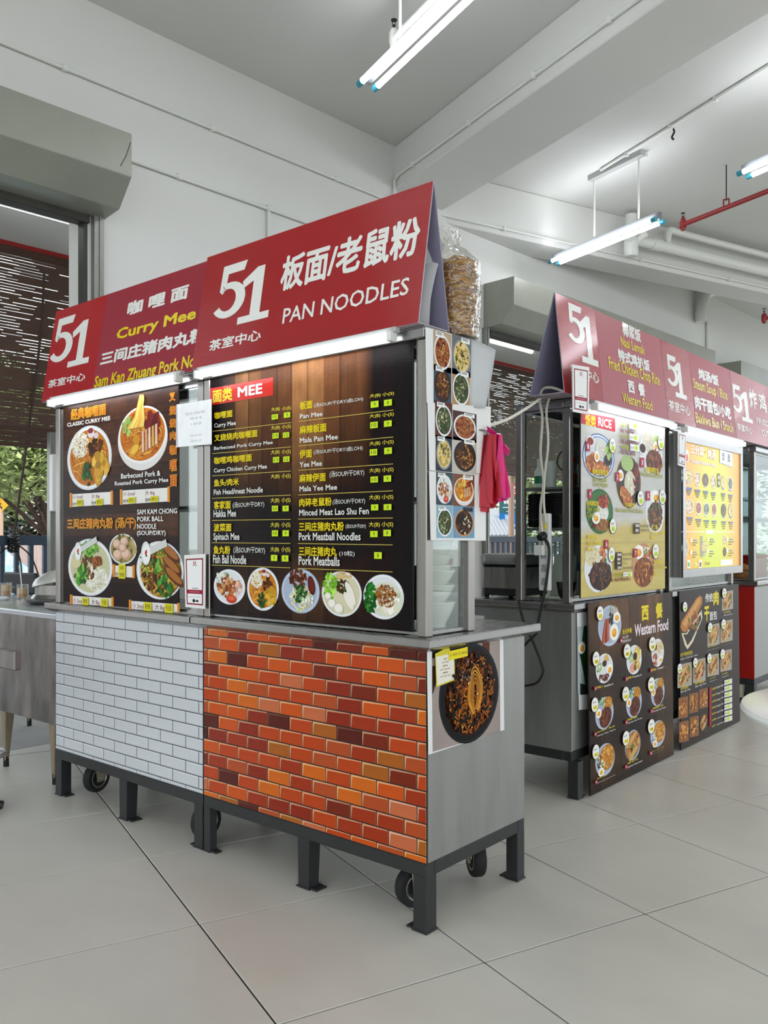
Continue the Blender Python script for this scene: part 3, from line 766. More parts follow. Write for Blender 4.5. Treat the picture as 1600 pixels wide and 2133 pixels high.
for k, p in enumerate(((-3.5, .35), (.2, 8.2), (-1.4, 7.05), (-.6, 11.3), (1.1, 2.2), (3.6, 1.2), (-1.0, -1.2), (2.2, -2.0), (3.2, 6.0))):   # unseen lamps added to light the hall and put highlights on the signs
    a = V((p[0], p[1], LZ)); lamp(a, a+V((-T2.x, -T2.y, 0))*1.22, 'twin tube lamp added for its light outside the picture, '+('by the left shutter', 'over the far aisle', 'over the third stall', 'farthest down the hall', 'over the aisle at right', 'near the right opening', 'behind the viewer', 'behind the viewer to the right', 'over the right tables')[k], 'tube_glow')

# ------------------------------------------------------------------ sprinkler pipe and drain pipes under the ceiling
def dev(p, o): return V(p)-V(o)
zs = 3.93
a = atz(1423, 468, zs); b = atz(1600, 398, zs); d = (b-a).normalized()
t = thing('sprinkler_pipe', 'red sprinkler pipe hung from the ceiling at right', 'pipe', a)
G().tube([(0, 0, 0), d*3.2], .021, 10).build('pipe', 'red_paint', t, smooth=True)
G().lathe([(.0, -.055), (.018, -.05), (.022, -.03), (.03, -.028), (.03, .028), (.022, .03), (.018, .06), (.0, .062)], n=12).build('tee_fitting', 'red_paint', t, smooth=True)
def head(parent, o):
    o = V(o); g = G().lathe([(.0, .06), (.008, .06), (.008, .075), (.004, .078)], o, 8)
    for s in (-1, 1): g.tube([o+V((s*.01, 0, .07)), o+V((s*.011, 0, .1))], .002, 5)
    g.lathe([(0, .1), (.018, .1), (.018, .104), (0, .106)], o, 10)
    return g.build('sprinkler_head', 'black', parent, smooth=True)
head(t, (0, 0, 0))
h = atz(1512, 432, zs)-a
h = d*h.dot(d)
G().tube([h+V((0, 0, .06)), h+V((0, 0, ZC-zs))], .005, 6).build('hanger_rod', 'black', t)
g = G()
for s in (-.022, .022): g.box(h.x+s-.003, h.x+s+.003, h.y-.012, h.y+.012, h.z-.0, h.z+.07)
g.box(h.x-.025, h.x+.025, h.y-.012, h.y+.012, h.z+.066, h.z+.072); g.build('hanger_clamp', 'red_paint', t)
a2 = atz(1592, 663, 3.5); t2 = thing('sprinkler_pipe', 'small red sprinkler pipe end at the right edge below the far beam', 'pipe', a2)
G().lathe([(.0, -.06), (.02, -.05), (.028, -.02), (.028, .03), (.018, .05), (.0, .055)], n=12).build('tee_fitting', 'red_paint', t2, smooth=True)
G().tube([(0, 0, 0), (.35, .12, 0)], .02, 10).build('pipe', 'red_paint', t2, smooth=True); head(t2, (0, 0, 0))
lp = atz(760+45, 85, 3.95); lp = atz(821, 80, 3.95)
t3 = thing('sprinkler_pipe', 'white sprinkler pipe with dark head peeking above the near ceiling lamp', 'pipe', lp)
G().lathe([(.0, -.06), (.024, -.05), (.03, -.02), (.03, .03), (.02, .05), (.0, .055)], n=12).build('tee_fitting', 'pvc', t3, smooth=True); head(t3, (0, 0, 0))
G().tube([(0, 0, 0), (.5, -.18, 0), (1.6, -.6, 0)], .02, 10).build('pipe', 'pvc', t3, smooth=True)

pc = onb2(2.05, 3.98, .16); q = lambda d, z, off: onb2(d, z, off)-pc
t = thing('drain_pipe', 'white drain pipes with an elbow cluster along the far beam', 'pipe', pc)
G().tube([q(2.0, 4.02, .14), q(2.35, 4.02, .14), q(9, 4.0, .14)], .052, 14).build('pipe', 'pvc', t, smooth=True)
G().tube(bez([q(2.52, 4.03, .14), q(2.54, 4.16, .14), q(2.62, 4.2, .14), q(3.2, 4.19, .14), q(9, 4.18, .14)], 5), .035, 12).build('upper_pipe', 'pvc', t, smooth=True)
G().lathe([(.0, -.14), (.055, -.13), (.068, -.10), (.068, .02), (.055, .05), (.055, .27)], q(2.03, 3.98, .14), 16).build('trap', 'pvc', t, smooth=True)
for s in (-.07, .07):
    G().tube([q(2.03+s*.3, 3.98, .15), q(2.03+s*1.4, 4.06, .24)], .036, 12).build('branch', 'pvc', t, smooth=True)
G().tube([q(2.3, 4.02, .14), q(2.42, 4.02, .14)], .06, 14).build('coupling', 'pvc', t, smooth=True)
pt, pz = wat(1462, 640, .09)
t = thing('drain_pipe', 'short bent white drain pipe on the wall behind the far beam', 'pipe', wl(pt, .09, pz))
z0 = wl(pt, .09, pz)
G().tube(bez([wl(pt, .09, pz-.18)-z0, wl(pt, .09, pz)-z0, wl(pt+.1, .12, pz+.2)-z0, wl(pt+.5, .2, pz+.3)-z0], 6), .075, 12).build('pipe', 'pvc', t, smooth=True)
conduit('thin vertical conduit on the wall past the far shutter hood', [[wl(8.75, .02, 4.2), wl(8.75, .02, 3.45)]], r=.02)
conduit('grey conduit along the top of the farthest shutter hood', [[wl(8.4, .05, 3.3), wl(11.5, .36, 3.3)]], r=.02, clips=[wl(9.4, .15, 3.3), wl(10.3, .24, 3.3)])

# ------------------------------------------------------------------ veranda outside the openings
q = [wl(-9, -THK-.001), wl(16, -THK-.001), wl(16, -2.55), wl(-9, -2.55)]
struct('ceiling_veranda', G().hexa([(p.x, p.y, 3.53) for p in q], [(p.x, p.y, 3.75) for p in q]), 'ceiling_paint')
q = [wl(-9, -.0), wl(16, -.0), wl(16, -2.6), wl(-9, -2.6)]
struct('floor_veranda', G().hexa([(p.x, p.y, -.10) for p in q], [(p.x, p.y, .001) for p in q]), 'concrete')
q = [wl(-9, -.015), wl(16, -.015), wl(16, .05), wl(-9, .05)]
struct('trim_3', G().hexa([(p.x, p.y, -.05) for p in q], [(p.x, p.y, .002) for p in q]), 'concrete')
struct('ground_outside', G().box(-90, 90, -90, 90, -.6, -.36), 'concrete')
for ta, tb in ((-3.5, 1.36), (6.2, 9.5)):
    q = [wl(ta, -2.2), wl(tb, -2.2), wl(tb, -2.27), wl(ta, -2.27)]
    struct('trim_%d' % (4 if ta < 0 else 5), G().hexa([(p.x, p.y, 3.49) for p in q], [(p.x, p.y, 3.535) for p in q]), 'red_beam')

def blind(label, ta, tb, ztop, zbot, m, pitch, gapf, seed):
    r = random.Random(seed); o = wl(ta, -2.2, zbot); t = thing('bamboo_blind', label, 'blind', o, WROT)
    L = tb-ta; g = G(); z = ztop-.05; k = 0
    while z > zbot+.16:                        # each stick with its own ragged gap to the next
        x = 0
        f = (z-zbot)/(ztop-zbot)
        while x < L:
            seg = min(r.uniform(.03, .22), L-x)
            h = pitch*(.985 if r.random() > gapf(f, x/L) else r.uniform(.68, .86))
            g.box(x, x+seg, -.004, .004, z-zbot-h, z-zbot); x += seg
        z -= pitch; k += 1
    s = g.build('slats', m, t); s['kind'] = 'stuff'
    B('head_board', 'blind_wood', t, 0, L, -.012, .012, ztop-zbot-.06, ztop-zbot)
    for i in range(4): B('bottom_slat', 'blind_wood', t, 0, L, -.008, .008, .002+i*.042, .04+i*.042)
    for x in (L*.12, L*.5, L*.85):
        G().tube([(x, .012, 0), (x, .012, ztop-zbot)], .004, 5).build('cord', 'rope_brown', t)
    return t
blind('dark brown bamboo blind outside the left opening', -3.3, 1.33, 3.49, 1.885, 'bamboo', .0235,
      lambda f, x: (.9 if x < .925 else .22) if f > .8 else (.85 if x < .89 else .45 if x > .96 else .3) if f > .6 else .4 if f > .25 else .55, 3)
blind('greenish bamboo blind outside the opening behind the noodle bag', 6.3, 9.3, 3.48, 2.0, 'bamboo_green', .022, lambda f, x: .55 if f > .45 else .22, 4)
def vlamp(label, a, b):
    t = thing('veranda_lamp', label, 'lamp', a); d = V(b)-V(a)
    G().tube([(0, 0, 0), d], .026, 10).build('tube', 'led_glow', t, smooth=True)
    dn = d.normalized(); s = dn.cross(V((0, 0, 1)))*.03
    G().hexa([-s+V((0,0,.02)), s+V((0,0,.02)), s+d+V((0,0,.02)), -s+d+V((0,0,.02))], [-s+V((0,0,.06)), s+V((0,0,.06)), s+d+V((0,0,.06)), -s+d+V((0,0,.06))]).build('batten', 'white_plastic', t)
    for k in (0, 1): G().tube([d*k-dn*.03, d*k+dn*.03], .028, 10).build('end_cap', 'white_plastic', t)
zz = 3.44
vlamp('tube lamp on the veranda ceiling seen through the left opening', wl(-.7, -1.2, zz), wl(.84, -1.2, zz))
vlamp('tube lamp on the veranda ceiling behind the noodle bag', wl(5.2, -1.2, zz-.04), wl(6.62, -1.2, zz-.04))
a = wl(*[wat(108, 895, -.45)[0], -.45, 1.55])
# grey meter box on the jamb
bt, bz = wat(104, 940, -1.6)
t = thing('wall_box', 'narrow pale grey box on the post beside the left opening', 'box', wl(bt, -1.6, 0), WROT)
B('post', 'track_grey', t, -.01, .05, -.03, .03, -.03, 1.95); B('cover', 'white_plastic', t, -.02, .045, -.09, -.031, 1.35, 1.78, .006)

# railing with its balusters
def railing(label, ta, tb, n, top):
    t = thing('railing', label, 'railing', wl(ta, n, -.03), WROT); L = tb-ta
    B('top_rail', 'rail_paint', t, 0, L, -.025, .025, top-.05, top+.03); B('bottom_rail', 'rail_paint', t, 0, L, -.02, .02, .12, .16)
    me = G().box(-.018, .018, -.018, .018, .16, top-.05).mesh('baluster', 'rail_paint', bevel=.002)
    k = int(L/.118)
    for i in range(k): put('baluster', me, t, (.06+i*.118, 0, 0))
    pm = G().box(-.03, .03, -.03, .03, 0, top).mesh('post', 'rail_paint', bevel=.003)
    for x in (0.02, L/2, L-.02): put('post', pm, t, (x, 0, 0))
railing('slate blue railing behind the tea mugs', -2.6, 1.75, -2.32, 1.17)
railing('slate blue railing below the parking sign', 6.3, 9.6, -2.32, 1.17)
# ------------------------------------------------------------------ food stalls
SX1, SXm, SX0, SY = -1.503, -2.535, -3.60, 1.96   # near row: right end, seam, left end, front
RXF = -1.80                                        # right row: front faces
wheel_g = G().lathe([(.0, -.018), (.042, -.018), (.046, -.02), (.060, -.02), (.065, -.012), (.065, .012), (.060, .02), (.046, .02), (.042, .018), (0, .018)], n=22, axis=(1, 0, 0))
WHEEL = wheel_g.mesh('wheel', 'rubber', smooth=True)
HUB = G().lathe([(0, -.021), (.012, -.021), (.014, -.015), (.034, -.015), (.04, -.021), (.043, -.02), (.043, .02), (.04, .021), (.034, .015), (.014, .015), (.012, .021), (0, .021)], n=20, axis=(1, 0, 0)).mesh('hub', 'zinc', smooth=True)
fg = G()
for s in (-1, 1):
    x0, x1 = (.025, .029) if s > 0 else (-.029, -.025)
    fg.prism([(-.02, -.015), (.02, -.015), (.035, .085), (-.03, .085)], (x0, 0, .075), (0, 1, 0), (0, 0, 1), (x1-x0, 0, 0))
fg.box(-.045, .045, -.045, .045, .157, .163); fg.lathe([(.03, .145), (.03, .158)], n=14)
fg.tube([(-.036, 0, .075), (.036, 0, .075)], .007, 8)
FORK = fg.mesh('fork', 'zinc')
def caster(parent, x, y, rz=0):
    c = put('caster', FORK, parent, (x, y, .001), (0, 0, rz))
    put('wheel', WHEEL, c, (0, 0, .075)); put('hub', HUB, c, (0, 0, .075))

def leg(parent, x, y, top=.165, w=.05, tap=0, foot=(1, 0)):
    g = G(); b = w*(1-tap)
    g.hexa([(x+(w-b)/2, y, 0), (x+(w-b)/2+b, y, 0), (x+(w-b)/2+b, y+b, 0), (x+(w-b)/2, y+b, 0)], [(x, y, top), (x+w, y, top), (x+w, y+w, top), (x, y+w, top)])
    fx = x+w-.01 if foot[0] > 0 else x-.03
    g.box(fx, fx+.04, y+.004, y+w, 0, .006)
    g.box(x-.004, x+w+.004, y-.004, y+w+.004, 0, .005)
    return g.build('leg', 'iron', parent, bevel=.002)

def stall(label, loc, rz, W, legs, front='steel_side', case=(.0, .25), D=.545, ends=('steel_side', 'steel_side'), body0=.0, cyl=.035, casters=(), back_open=True, shelf=None, top=1.765, cr=.04, glass=True):
    t = thing('food_stall', label, 'food stall', loc, rz)
    g = G()
    for y0, y1 in ((0, .04), (D-.04, D)): g.box(0, W, y0, y1, .162, .204)
    for x0, x1 in ((0, .04), (W-.04, W)): g.box(x0, x1, .04, D-.04, .162, .204)
    g.build('frame', 'iron', t, bevel=.003)
    for l in legs: leg(t, *l)
    for c in casters: caster(t, *c)
    B('body', front, t, .004, W-.004, body0, D-.002, .205, .822, .003)
    for k, m in enumerate(ends):
        x = W-.006 if k else 0
        B('end_panel', m, t, x, x+.006, body0, D, .204, .823, .001)
    # worktop with a folded nose
    o = cyl; g = G()
    z0, z1 = .822, .861
    def ring(dx, z): return [(-dx, -dx, z), (W+(cr if dx > 0 else 0)*(dx/o if o else 0)+0*dx, -dx, z), (W+(cr if dx > 0 else 0)*(dx/o if o else 0), D+cr, z), (-dx, D+cr, z)]
    R = [ring(o*.35, z0), ring(o, z0+.014), ring(o, z1-.003), ring(o-.003, z1)]
    k = [p for r in R for p in r]; fs = [(i*4+j, i*4+(j+1) % 4, (i+1)*4+(j+1) % 4, (i+1)*4+j) for i in range(3) for j in range(4)]
    g.add(k, fs+[(3, 2, 1, 0), (12, 13, 14, 15)]); g.build('worktop', 'steel_bright', t, bevel=.002)
    # glazed case
    y0, y1 = case; zt = top-.035; p = .034
    for x in (0, W-p):
        for y in (y0, y1-p):
            g = G().box(x, x+p, y, y+p, .861, zt); g.build('post', 'steel', t, bevel=.003)
    g = G()
    g.box(0, W, y0-.012, y0+.035, zt, top-.004); g.box(0, W, y1-.035, y1, zt, top-.004)
    g.box(0, .035, y0+.035, y1-.035, zt, top-.004); g.box(W-.035, W, y0+.035, y1-.035, zt, top-.004)
    g.build('header', 'steel_bright', t, bevel=.003)
    B('roof', 'steel_side', t, 0, W, y0-.01, y1, top-.004, top, .001)
    def frame(pts, th, m='steel_bright'):          # slim aluminium frame round a pane
        g = G(); (x0, y0, z0), (x1, y1_, z1) = pts
        dx = (V((x1-x0, y1_-y0, 0))).normalized(); nrm = V((-dx.y, dx.x, 0))*.006
        L = V((x1-x0, y1_-y0, 0)).length; o_ = V((x0, y0, 0))
        def bar(a, b, c, d):
            q = [o_+dx*a-nrm, o_+dx*b-nrm, o_+dx*b+nrm, o_+dx*a+nrm]
            g.hexa([(v.x, v.y, c) for v in q], [(v.x, v.y, d) for v in q])
        bar(0, L, z0, z0+th); bar(0, L, z1-th, z1); bar(0, th, z0+th, z1-th); bar(L-th, L, z0+th, z1-th)
        g.build('pane_frame', m, t)
        q = [o_+dx*th-nrm*.25, o_+dx*(L-th)-nrm*.25, o_+dx*(L-th)+nrm*.25, o_+dx*th+nrm*.25]
        G().hexa([(v.x, v.y, z0+th) for v in q], [(v.x, v.y, z1-th) for v in q]).build('glass_pane', 'glass', t)
    if glass:
        frame(((p, y0+.02, .865), (W-p, y0+.02, zt)), .014)
        for x in (.02, W-.02): frame(((x, y0+p, .865), (x, y1-p, zt)), .010)
    if shelf:
        for z in shelf: B('shelf', 'steel_side', t, .03, W-.03, y0+.03, y1-.005, z, z+.012)
    return t

W0, W1 = SXm-SX0-.006, SX1-SXm
s_white = stall('food stall clad in white wall tiles with the curry menu', (SX0, SY, 0), 0, W0,
    [(.0, .0, .165, .05, .0, (1, 0)), (W0-.052, 0, .165, .05, 0, (-1, 0)), (.51, 0, .165, .055, .1, (1, 0)), (0, .495), (W0-.05, .495)],
    body0=.008, casters=[(.14, .12, .2), (W0-.07, .07, .1), (.14, .45, 0), (W0-.14, .45, .4)], shelf=[1.26], cr=-.037)
s_brick = stall('food stall clad in red brick pattern with the black mee menu', (SXm, SY, 0), 0, W1,
    [(.0, .0, .165, .035, .0, (1, 0)), (W1-.05, 0, .165, .05, 0, (-1, 0)), (.495, 0, .165, .055, .12, (1, 0)), (W1-.045, .5, .165, .045, 0, (-1, 0)), (0, .5)],
    body0=.008, casters=[(W1-.13, .11, -.35), (W1-.12, .43, .9), (.13, .42, .7)], shelf=[1.26])

# cladding: each tile and each brick its own piece
def clad(parent, name, bed, W, pitch, course, off, z0, z1, gap, depth, pick, chipped=None):
    pan = B(name, bed, parent, 0, W, .002, .008, z0, z1, 0)
    cache = {}; r = random.Random(5)
    row = 0; z = z0
    while z < z1-.004:
        h0 = off[2] if row == 0 else course
        zb, zt = z, min(z+h0, z1)
        x = off[row % 2]
        if x > 0: x -= pitch
        while x < W-.004:
            a, b = max(x, 0)+gap/2, min(x+pitch, W)-gap/2
            if b-a > .006:
                n, ml, fn = pick(r)
                key = (n, round(b-a, 4), round(zt-zb, 4), x < 0)
                if key not in cache: cache[key] = fn(b-a, zt-zb-gap, depth, x < 0, zt-zb < course*.8 and row > 3).mesh(name.split('_')[0], ml)
                put('brick' if 'brick' in name else 'tile', cache[key], pan, ((a+b)/2, .002, (zb+zt)/2))
            x += pitch
        z = zt; row += 1
    return pan
def tile_shape(w, h, d, cut, top):
    c = min(.004, w/5, h/5); w, h = w/2, h/2
    o = [(-w, 0, -h), (w, 0, -h), (w, 0, h), (-w, 0, h)]; i_ = [(-w+c, -d, -h+c), (w-c, -d, -h+c), (w-c, -d, h-c), (-w+c, -d, h-c)]
    return G().add(o+i_, [(4, 5, 6, 7), (0, 1, 5, 4), (1, 2, 6, 5), (2, 3, 7, 6), (3, 0, 4, 7)])
mat('tile_bed', '3f4145', .85)
mat('tile_white', 'c9cdd1', .22, noise_amt=.05, scale=7)
clad(s_white, 'tile_panel', 'tile_bed', W0, .1605, .0463, (-.009, -.09, .016), .2045, .8215, .0032, .0022, lambda r: ('w', 'tile_white', tile_shape))
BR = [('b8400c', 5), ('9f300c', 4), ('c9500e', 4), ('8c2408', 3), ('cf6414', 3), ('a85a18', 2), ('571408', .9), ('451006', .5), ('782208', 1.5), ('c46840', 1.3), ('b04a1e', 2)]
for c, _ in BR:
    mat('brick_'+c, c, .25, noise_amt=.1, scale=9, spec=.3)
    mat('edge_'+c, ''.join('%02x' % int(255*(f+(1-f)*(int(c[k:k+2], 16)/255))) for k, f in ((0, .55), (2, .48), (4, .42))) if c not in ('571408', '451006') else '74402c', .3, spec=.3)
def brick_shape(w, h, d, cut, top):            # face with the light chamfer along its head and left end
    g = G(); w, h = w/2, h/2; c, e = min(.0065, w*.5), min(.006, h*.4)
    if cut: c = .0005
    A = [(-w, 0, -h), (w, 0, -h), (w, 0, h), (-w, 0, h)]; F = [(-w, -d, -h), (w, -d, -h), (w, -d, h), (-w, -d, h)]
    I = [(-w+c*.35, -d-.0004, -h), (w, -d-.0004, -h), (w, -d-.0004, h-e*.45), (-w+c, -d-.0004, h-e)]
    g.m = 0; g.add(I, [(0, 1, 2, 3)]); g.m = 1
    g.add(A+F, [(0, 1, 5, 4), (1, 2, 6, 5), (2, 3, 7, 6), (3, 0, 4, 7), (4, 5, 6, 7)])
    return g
def pick_brick(r):
    c = r.choices([b[0] for b in BR], [b[1] for b in BR])[0]
    return c, ['brick_'+c, 'edge_'+c], brick_shape
mat('brick_bed', '1f0b07', .4)
clad(s_brick, 'brick_panel', 'brick_bed', W1, .1079, .0473, (.0856, .0256, .021), .2045, .8215, .0045, .0022, pick_brick)

# right-hand row: fronts face the room, local x runs away from the viewer
RZ = pi/2
s_rice = stall('food stall of bare steel with the rice menu, first of the right row', (RXF, 3.40, 0), RZ, 1.04,
    [(.0, -.03, .165, .05), (.0, .495, .165, .05, 0, (1, 0)), (.99, 0)], case=(.01, .29), cyl=.03, shelf=[1.37], cr=.0)
s_soup = stall('food stall with the glowing yellow soup menu, second of the right row', (RXF, 4.50, 0), RZ, 1.03, [(0, 0), (.98, 0), (0, .495)], case=(0, .29), cyl=.03, cr=0)
s_red = stall('food stall with red end panel at the right edge', (RXF, 5.95, 0), RZ, 1.6, [(.0, .0, .165, .06), (.0, .49), (1.54, 0)], case=(0, .5),
    ends=('red_panel', 'red_panel'), cyl=.03, casters=[(.09, .12, .4)], cr=0, shelf=[1.28])

# tube lights screwed under the headers
def cart_light(label, p0, p1, nrm, glow='led_glow'):
    p0, p1, nrm = V(p0), V(p1), V(nrm); d = (p1-p0); rz = math.atan2(d.y, d.x); L = d.length
    t = thing('tube_light', label, 'lamp', p0, rz, 'tube lights under the stall signs')
    # local y points into the stall; the tube hangs in front
    B('batten', 'grey_plastic', t, -.012, L+.012, -.012, .012, .012, .028)
    G().tube([(0, -.012, 0), (L, -.012, 0)], .0115, 12).build('tube', glow, t, smooth=True)
    for x in (-.012, L-.012): B('end_cap', 'white_plastic', t, x, x+.016, -.026, .01, -.015, .016, .003)
    return t
cart_light('tube light under the left red sign with yellow lettering', (-3.545, SY-.04, 1.742), (-2.62, SY-.04, 1.742), (0, -1, 0))
cart_light('tube light under the large pan noodle sign', (-2.50, SY-.04, 1.738), (-1.59, SY-.04, 1.738), (0, -1, 0))
cart_light('tube light over the pale rice menu', (RXF+.055, 3.50, 1.735), (RXF+.055, 4.40, 1.735), (1, 0, 0))
cart_light('tube light over the glowing yellow menu', (RXF+.055, 4.56, 1.735), (RXF+.055, 5.52, 1.735), (1, 0, 0))

B('back_panel', 'steel_side', s_brick, .04, W1-.03, .236, .240, .862, 1.06, 0)
# ------------------------------------------------------------------ signs and menus
def slab(parent, name, pl, u0, v0, u1, v1, th, m, z=0):
    W = ROOT[parent].inverted()
    P = lambda u, v, d: W @ pl.pt(u, v, d)
    return G().hexa([P(u0, v0, z-th), P(u1, v0, z-th), P(u1, v1, z-th), P(u0, v1, z-th)], [P(u0, v0, z), P(u1, v0, z), P(u1, v1, z), P(u0, v1, z)]).build(name, m, parent, bevel=.0006)

GOLD, LIME, CREAM = 'e6cf1f', 'c9e620', 'e9e9e4'
def aframe(label, pl, L, slope, back, red, red2, div, crop, end=True):
    """folded corrugated-plastic sign: printed front, plain back, folded foot"""
    t = thing('sign_board', label, 'sign', pl.o); W = ROOT[t].inverted()
    slab(t, 'front_panel', pl, 0, 0, L, slope, .004, 'board_edge')
    top = pl.pt(0, slope); bk = V(back)
    P2 = Pl(pl.o+(bk), pl.u, top-(pl.o+bk)); ln = (top-(pl.o+bk)).length
    slab(t, 'back_panel', P2, 0, 0, L, ln-.004, .004, 'board_back', z=-.001)
    P3 = Pl(pl.o+V((0, 0, .004)), pl.u, bk); slab(t, 'foot_flap', P3, 0, .006, L, bk.length-.006, .004, 'board_edge')
    p = Pr(pl, crop, .0006); p.rect(.001, .001, L-.001, slope-.001, red); p.up(8e-5)
    p.build('printed_face', 'print_flute', t)
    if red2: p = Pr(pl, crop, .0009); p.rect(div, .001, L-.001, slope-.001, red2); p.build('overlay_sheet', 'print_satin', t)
    return t, Lines(pl, crop, .0014, t)
class Lines(Pr):                               # each line of a sign is a piece of its own
    def __init__(s, pl, crop, z, t): Pr.__init__(s, pl, crop, z); s.t = t; s.rough = 'print_flute'
    def flush(s, name):
        s.build(name, s.rough, s.t); s.v, s.f, s.k = [], [], []
    def T(s, *a, **k): Pr.T(s, *a, **k); s.flush('lettering')
    def n51(s, *a): Pr.n51(s, *a); s.flush('number')
def lettering(p, t): pass

SLV = V((0, .072, .43)); SLL = SLV.length
plA = Pl((-2.556, 1.922, 1.766), (1, 0, 0), SLV)
sA, p = aframe('large red sign reading 51 and PAN NOODLES on the brick stall', plA, 1.053, SLL, (0, .148, 0), 'a01d22', None, 0, (400, 380, 2.857))
p.n51((128, 828), (348, 452), (268, 848), (497, 470), CREAM)
p.T('茶室中心', (100, 1008), (418, 868), CREAM, .025)
p.T('板面/老鼠粉', (520, 655), (1372, 190), CREAM, .03); p.T('PAN NOODLES', (538, 845), (1300, 562), CREAM, .012)
lettering(p, sA)
plB = Pl((-3.715, 1.955, 1.77), (1, 0, 0), SLV)
sB, p = aframe('red sign with yellow Curry Mee lettering on the white tiled stall', plB, 1.27, SLL, (0, .148, 0), 'ac2126', '972334', .43, (60, 540, 3.81))
p.n51((165, 835), (388, 428), (305, 862), (530, 458), CREAM); p.T('茶室中心', (150, 1028), (458, 892), CREAM, .025)
p.T('咖 哩 面', (778, 455), (1280, 190), CREAM, .045); p.T('Curry Mee', (690, 668), (1340, 376), GOLD, .035, raw=True)
p.T('三间庄猪肉丸粉', (565, 850), (1425, 526), CREAM, .045); p.T('Sam Kan Zhuang Pork Noodle', (515, 1050), (1490, 714), GOLD, .03, raw=True)
lettering(p, sB)
RV = V((-.046, 0, .437)); RL = RV.length
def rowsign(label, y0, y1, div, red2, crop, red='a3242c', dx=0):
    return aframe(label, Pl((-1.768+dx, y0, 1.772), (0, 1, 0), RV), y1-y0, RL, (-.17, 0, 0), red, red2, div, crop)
CR = (1130, 580, 3.404)
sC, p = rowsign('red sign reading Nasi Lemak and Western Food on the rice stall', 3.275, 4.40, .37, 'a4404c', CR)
p.n51((192, 442), (280, 210), (283, 592), (364, 292), CREAM); p.T('茶室中心', (203, 690), (395, 668), CREAM, .02)
p.T('椰浆饭', (570, 405), (690, 362), CREAM, .05); p.T('Nasi Lemak', (557, 478), (718, 478), GOLD, .02)
p.T('特式鸡扒饭', (538, 585), (754, 580), CREAM, .05); p.T('Fried Chicken Chop Rice', (472, 648), (824, 690), GOLD, .02)
p.T('西  餐', (608, 808), (718, 752), CREAM, .045); p.T('Western Food', (568, 882), (771, 868), GOLD, .02); lettering(p, sC)
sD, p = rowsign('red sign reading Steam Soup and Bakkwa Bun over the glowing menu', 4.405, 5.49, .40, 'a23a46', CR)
p.n51((893, 752), (946, 560), (945, 838), (998, 612), CREAM); p.T('茶室中心', (900, 935), (1042, 905), CREAM, .02)
p.T('炖汤/饭', (1108, 712), (1242, 690), CREAM, .05); p.T('Steam Soup / Rice', (1072, 785), (1304, 802), GOLD, .02)
p.T('肉干面包/小吃', (1083, 925), (1329, 912), CREAM, .05); p.T('Bakkwa Bun / Snack', (1087, 1022), (1346, 1028), GOLD, .02); lettering(p, sD)
sE, p = rowsign('red sign of the fried chicken stall cut by the right edge', 5.495, 7.3, 0, None, (1390, 640, 6.667))
p.n51((925, 1440), (1012, 1100), (1040, 1572), (1142, 1205), CREAM); p.T('茶室中心', (975, 1705), (1172, 1668), CREAM, .02)
p.T('炸 鸡 扒', (1150, 1395), (1485, 1268), CREAM, .03); p.T('FRIED', (1242, 1608), (1398, 1588), CREAM, .012); p.T('CUT', (1310, 1782), (1402, 1728), CREAM, .012); lettering(p, sE)

def board(name, label, pl, L, H, crop, m='board_black', th=.006, cat='menu board'):
    t = thing(name, label, cat, pl.o)
    slab(t, 'panel', pl, 0, 0, L, H, th, m)
    return t, Pr(pl, crop, .0005)
def dishes(t, p, lst, q=1.0, m='print', z=.0012):
    for k, (x, y, rx, ry, kind, *r) in enumerate(lst):
        d = p.sub(z); u, v, ru, rv = d.cr(x, y, rx, ry)
        dish(d, u, v, ru, rv, kind, k+1+int(x), q); d.build('dish_photo', m, t)
def sticker(t, p, bl, tr, s, col=LIME, m='print_matte', ink='2c3014', z=.006):
    d = p.sub(z); d.prect(bl, tr, col); d.up(1e-4)
    a, b = d.q(*bl); c, e = d.q(*tr); w, h = c-a, e-b
    k = .62 if len(s) > 1 else .26
    d.txt(s, a+w*(.5-k/2), b+h*.22, a+w*(.5+k/2), e-h*.2, ink, -.004 if len(s) > 3 else 0); d.build('price_sticker', m, t)
def plank(cols, n, dark, seed, horiz=False, fine=.18):
    r = random.Random(seed); tone = [r.uniform(.55, 1.1) for _ in range(n)]; cc = [lin(r.choice(cols)) for _ in range(n)]
    def fn(a, b):
        x, y = (b, a) if horiz else (a, b)
        i = min(int(x*n), n-1); f = x*n-i
        k = tone[i]*(1+fine*noise.noise((x*n*9+i*7, y*5, seed))+fine*1.4*noise.noise((x*n*2, y*16+i*3, seed+5)))
        if f < .035 or f > .975: k *= .45
        k *= dark(a, b)
        return tuple(max(.004, c*k) for c in cc[i])
    return fn

# --- black mee menu on the brick stall
plM = Pl((-2.512, 1.964, .873), (1, 0, 0), (0, 0, 1)); ML, MH = .957, .862
tM, p = board('menu_board', 'black wood-grain menu board headed MEE on the brick stall', plM, ML, MH, (410, 740, 4.635))
def dk(a, b):
    s = max(0, min(1, (a-.08)/.14))*max(0, min(1, (.84-a)/.07))
    t = max(0, min(1, (b-.42-.16*abs(a-.45))/.42)); lo = .5*max(0, 1-abs(b-.12)/.16)*max(0, min(1, (a-.1)/.3))*max(0, min(1, (.9-a)/.2))
    return .05+max(s*t*1.0, lo*.45)
p.grid(.001, .001, ML-.001, MH-.001, 150, 90, plank(('8a5a33', '9c6a3f', '77492a', 'a3744a'), 13, dk, 4)); p.build('wood_print', 'print_flute_matte', tM)
p = p.sub(.0012); p.prect((95, 490), (740, 212), 'c8281c'); p.T('面类', (155, 465), (345, 302), GOLD, .034); p.T('MEE', (397, 408), (636, 268), 'f2f2f0', .03); p.build('heading', 'print_flute', tM)
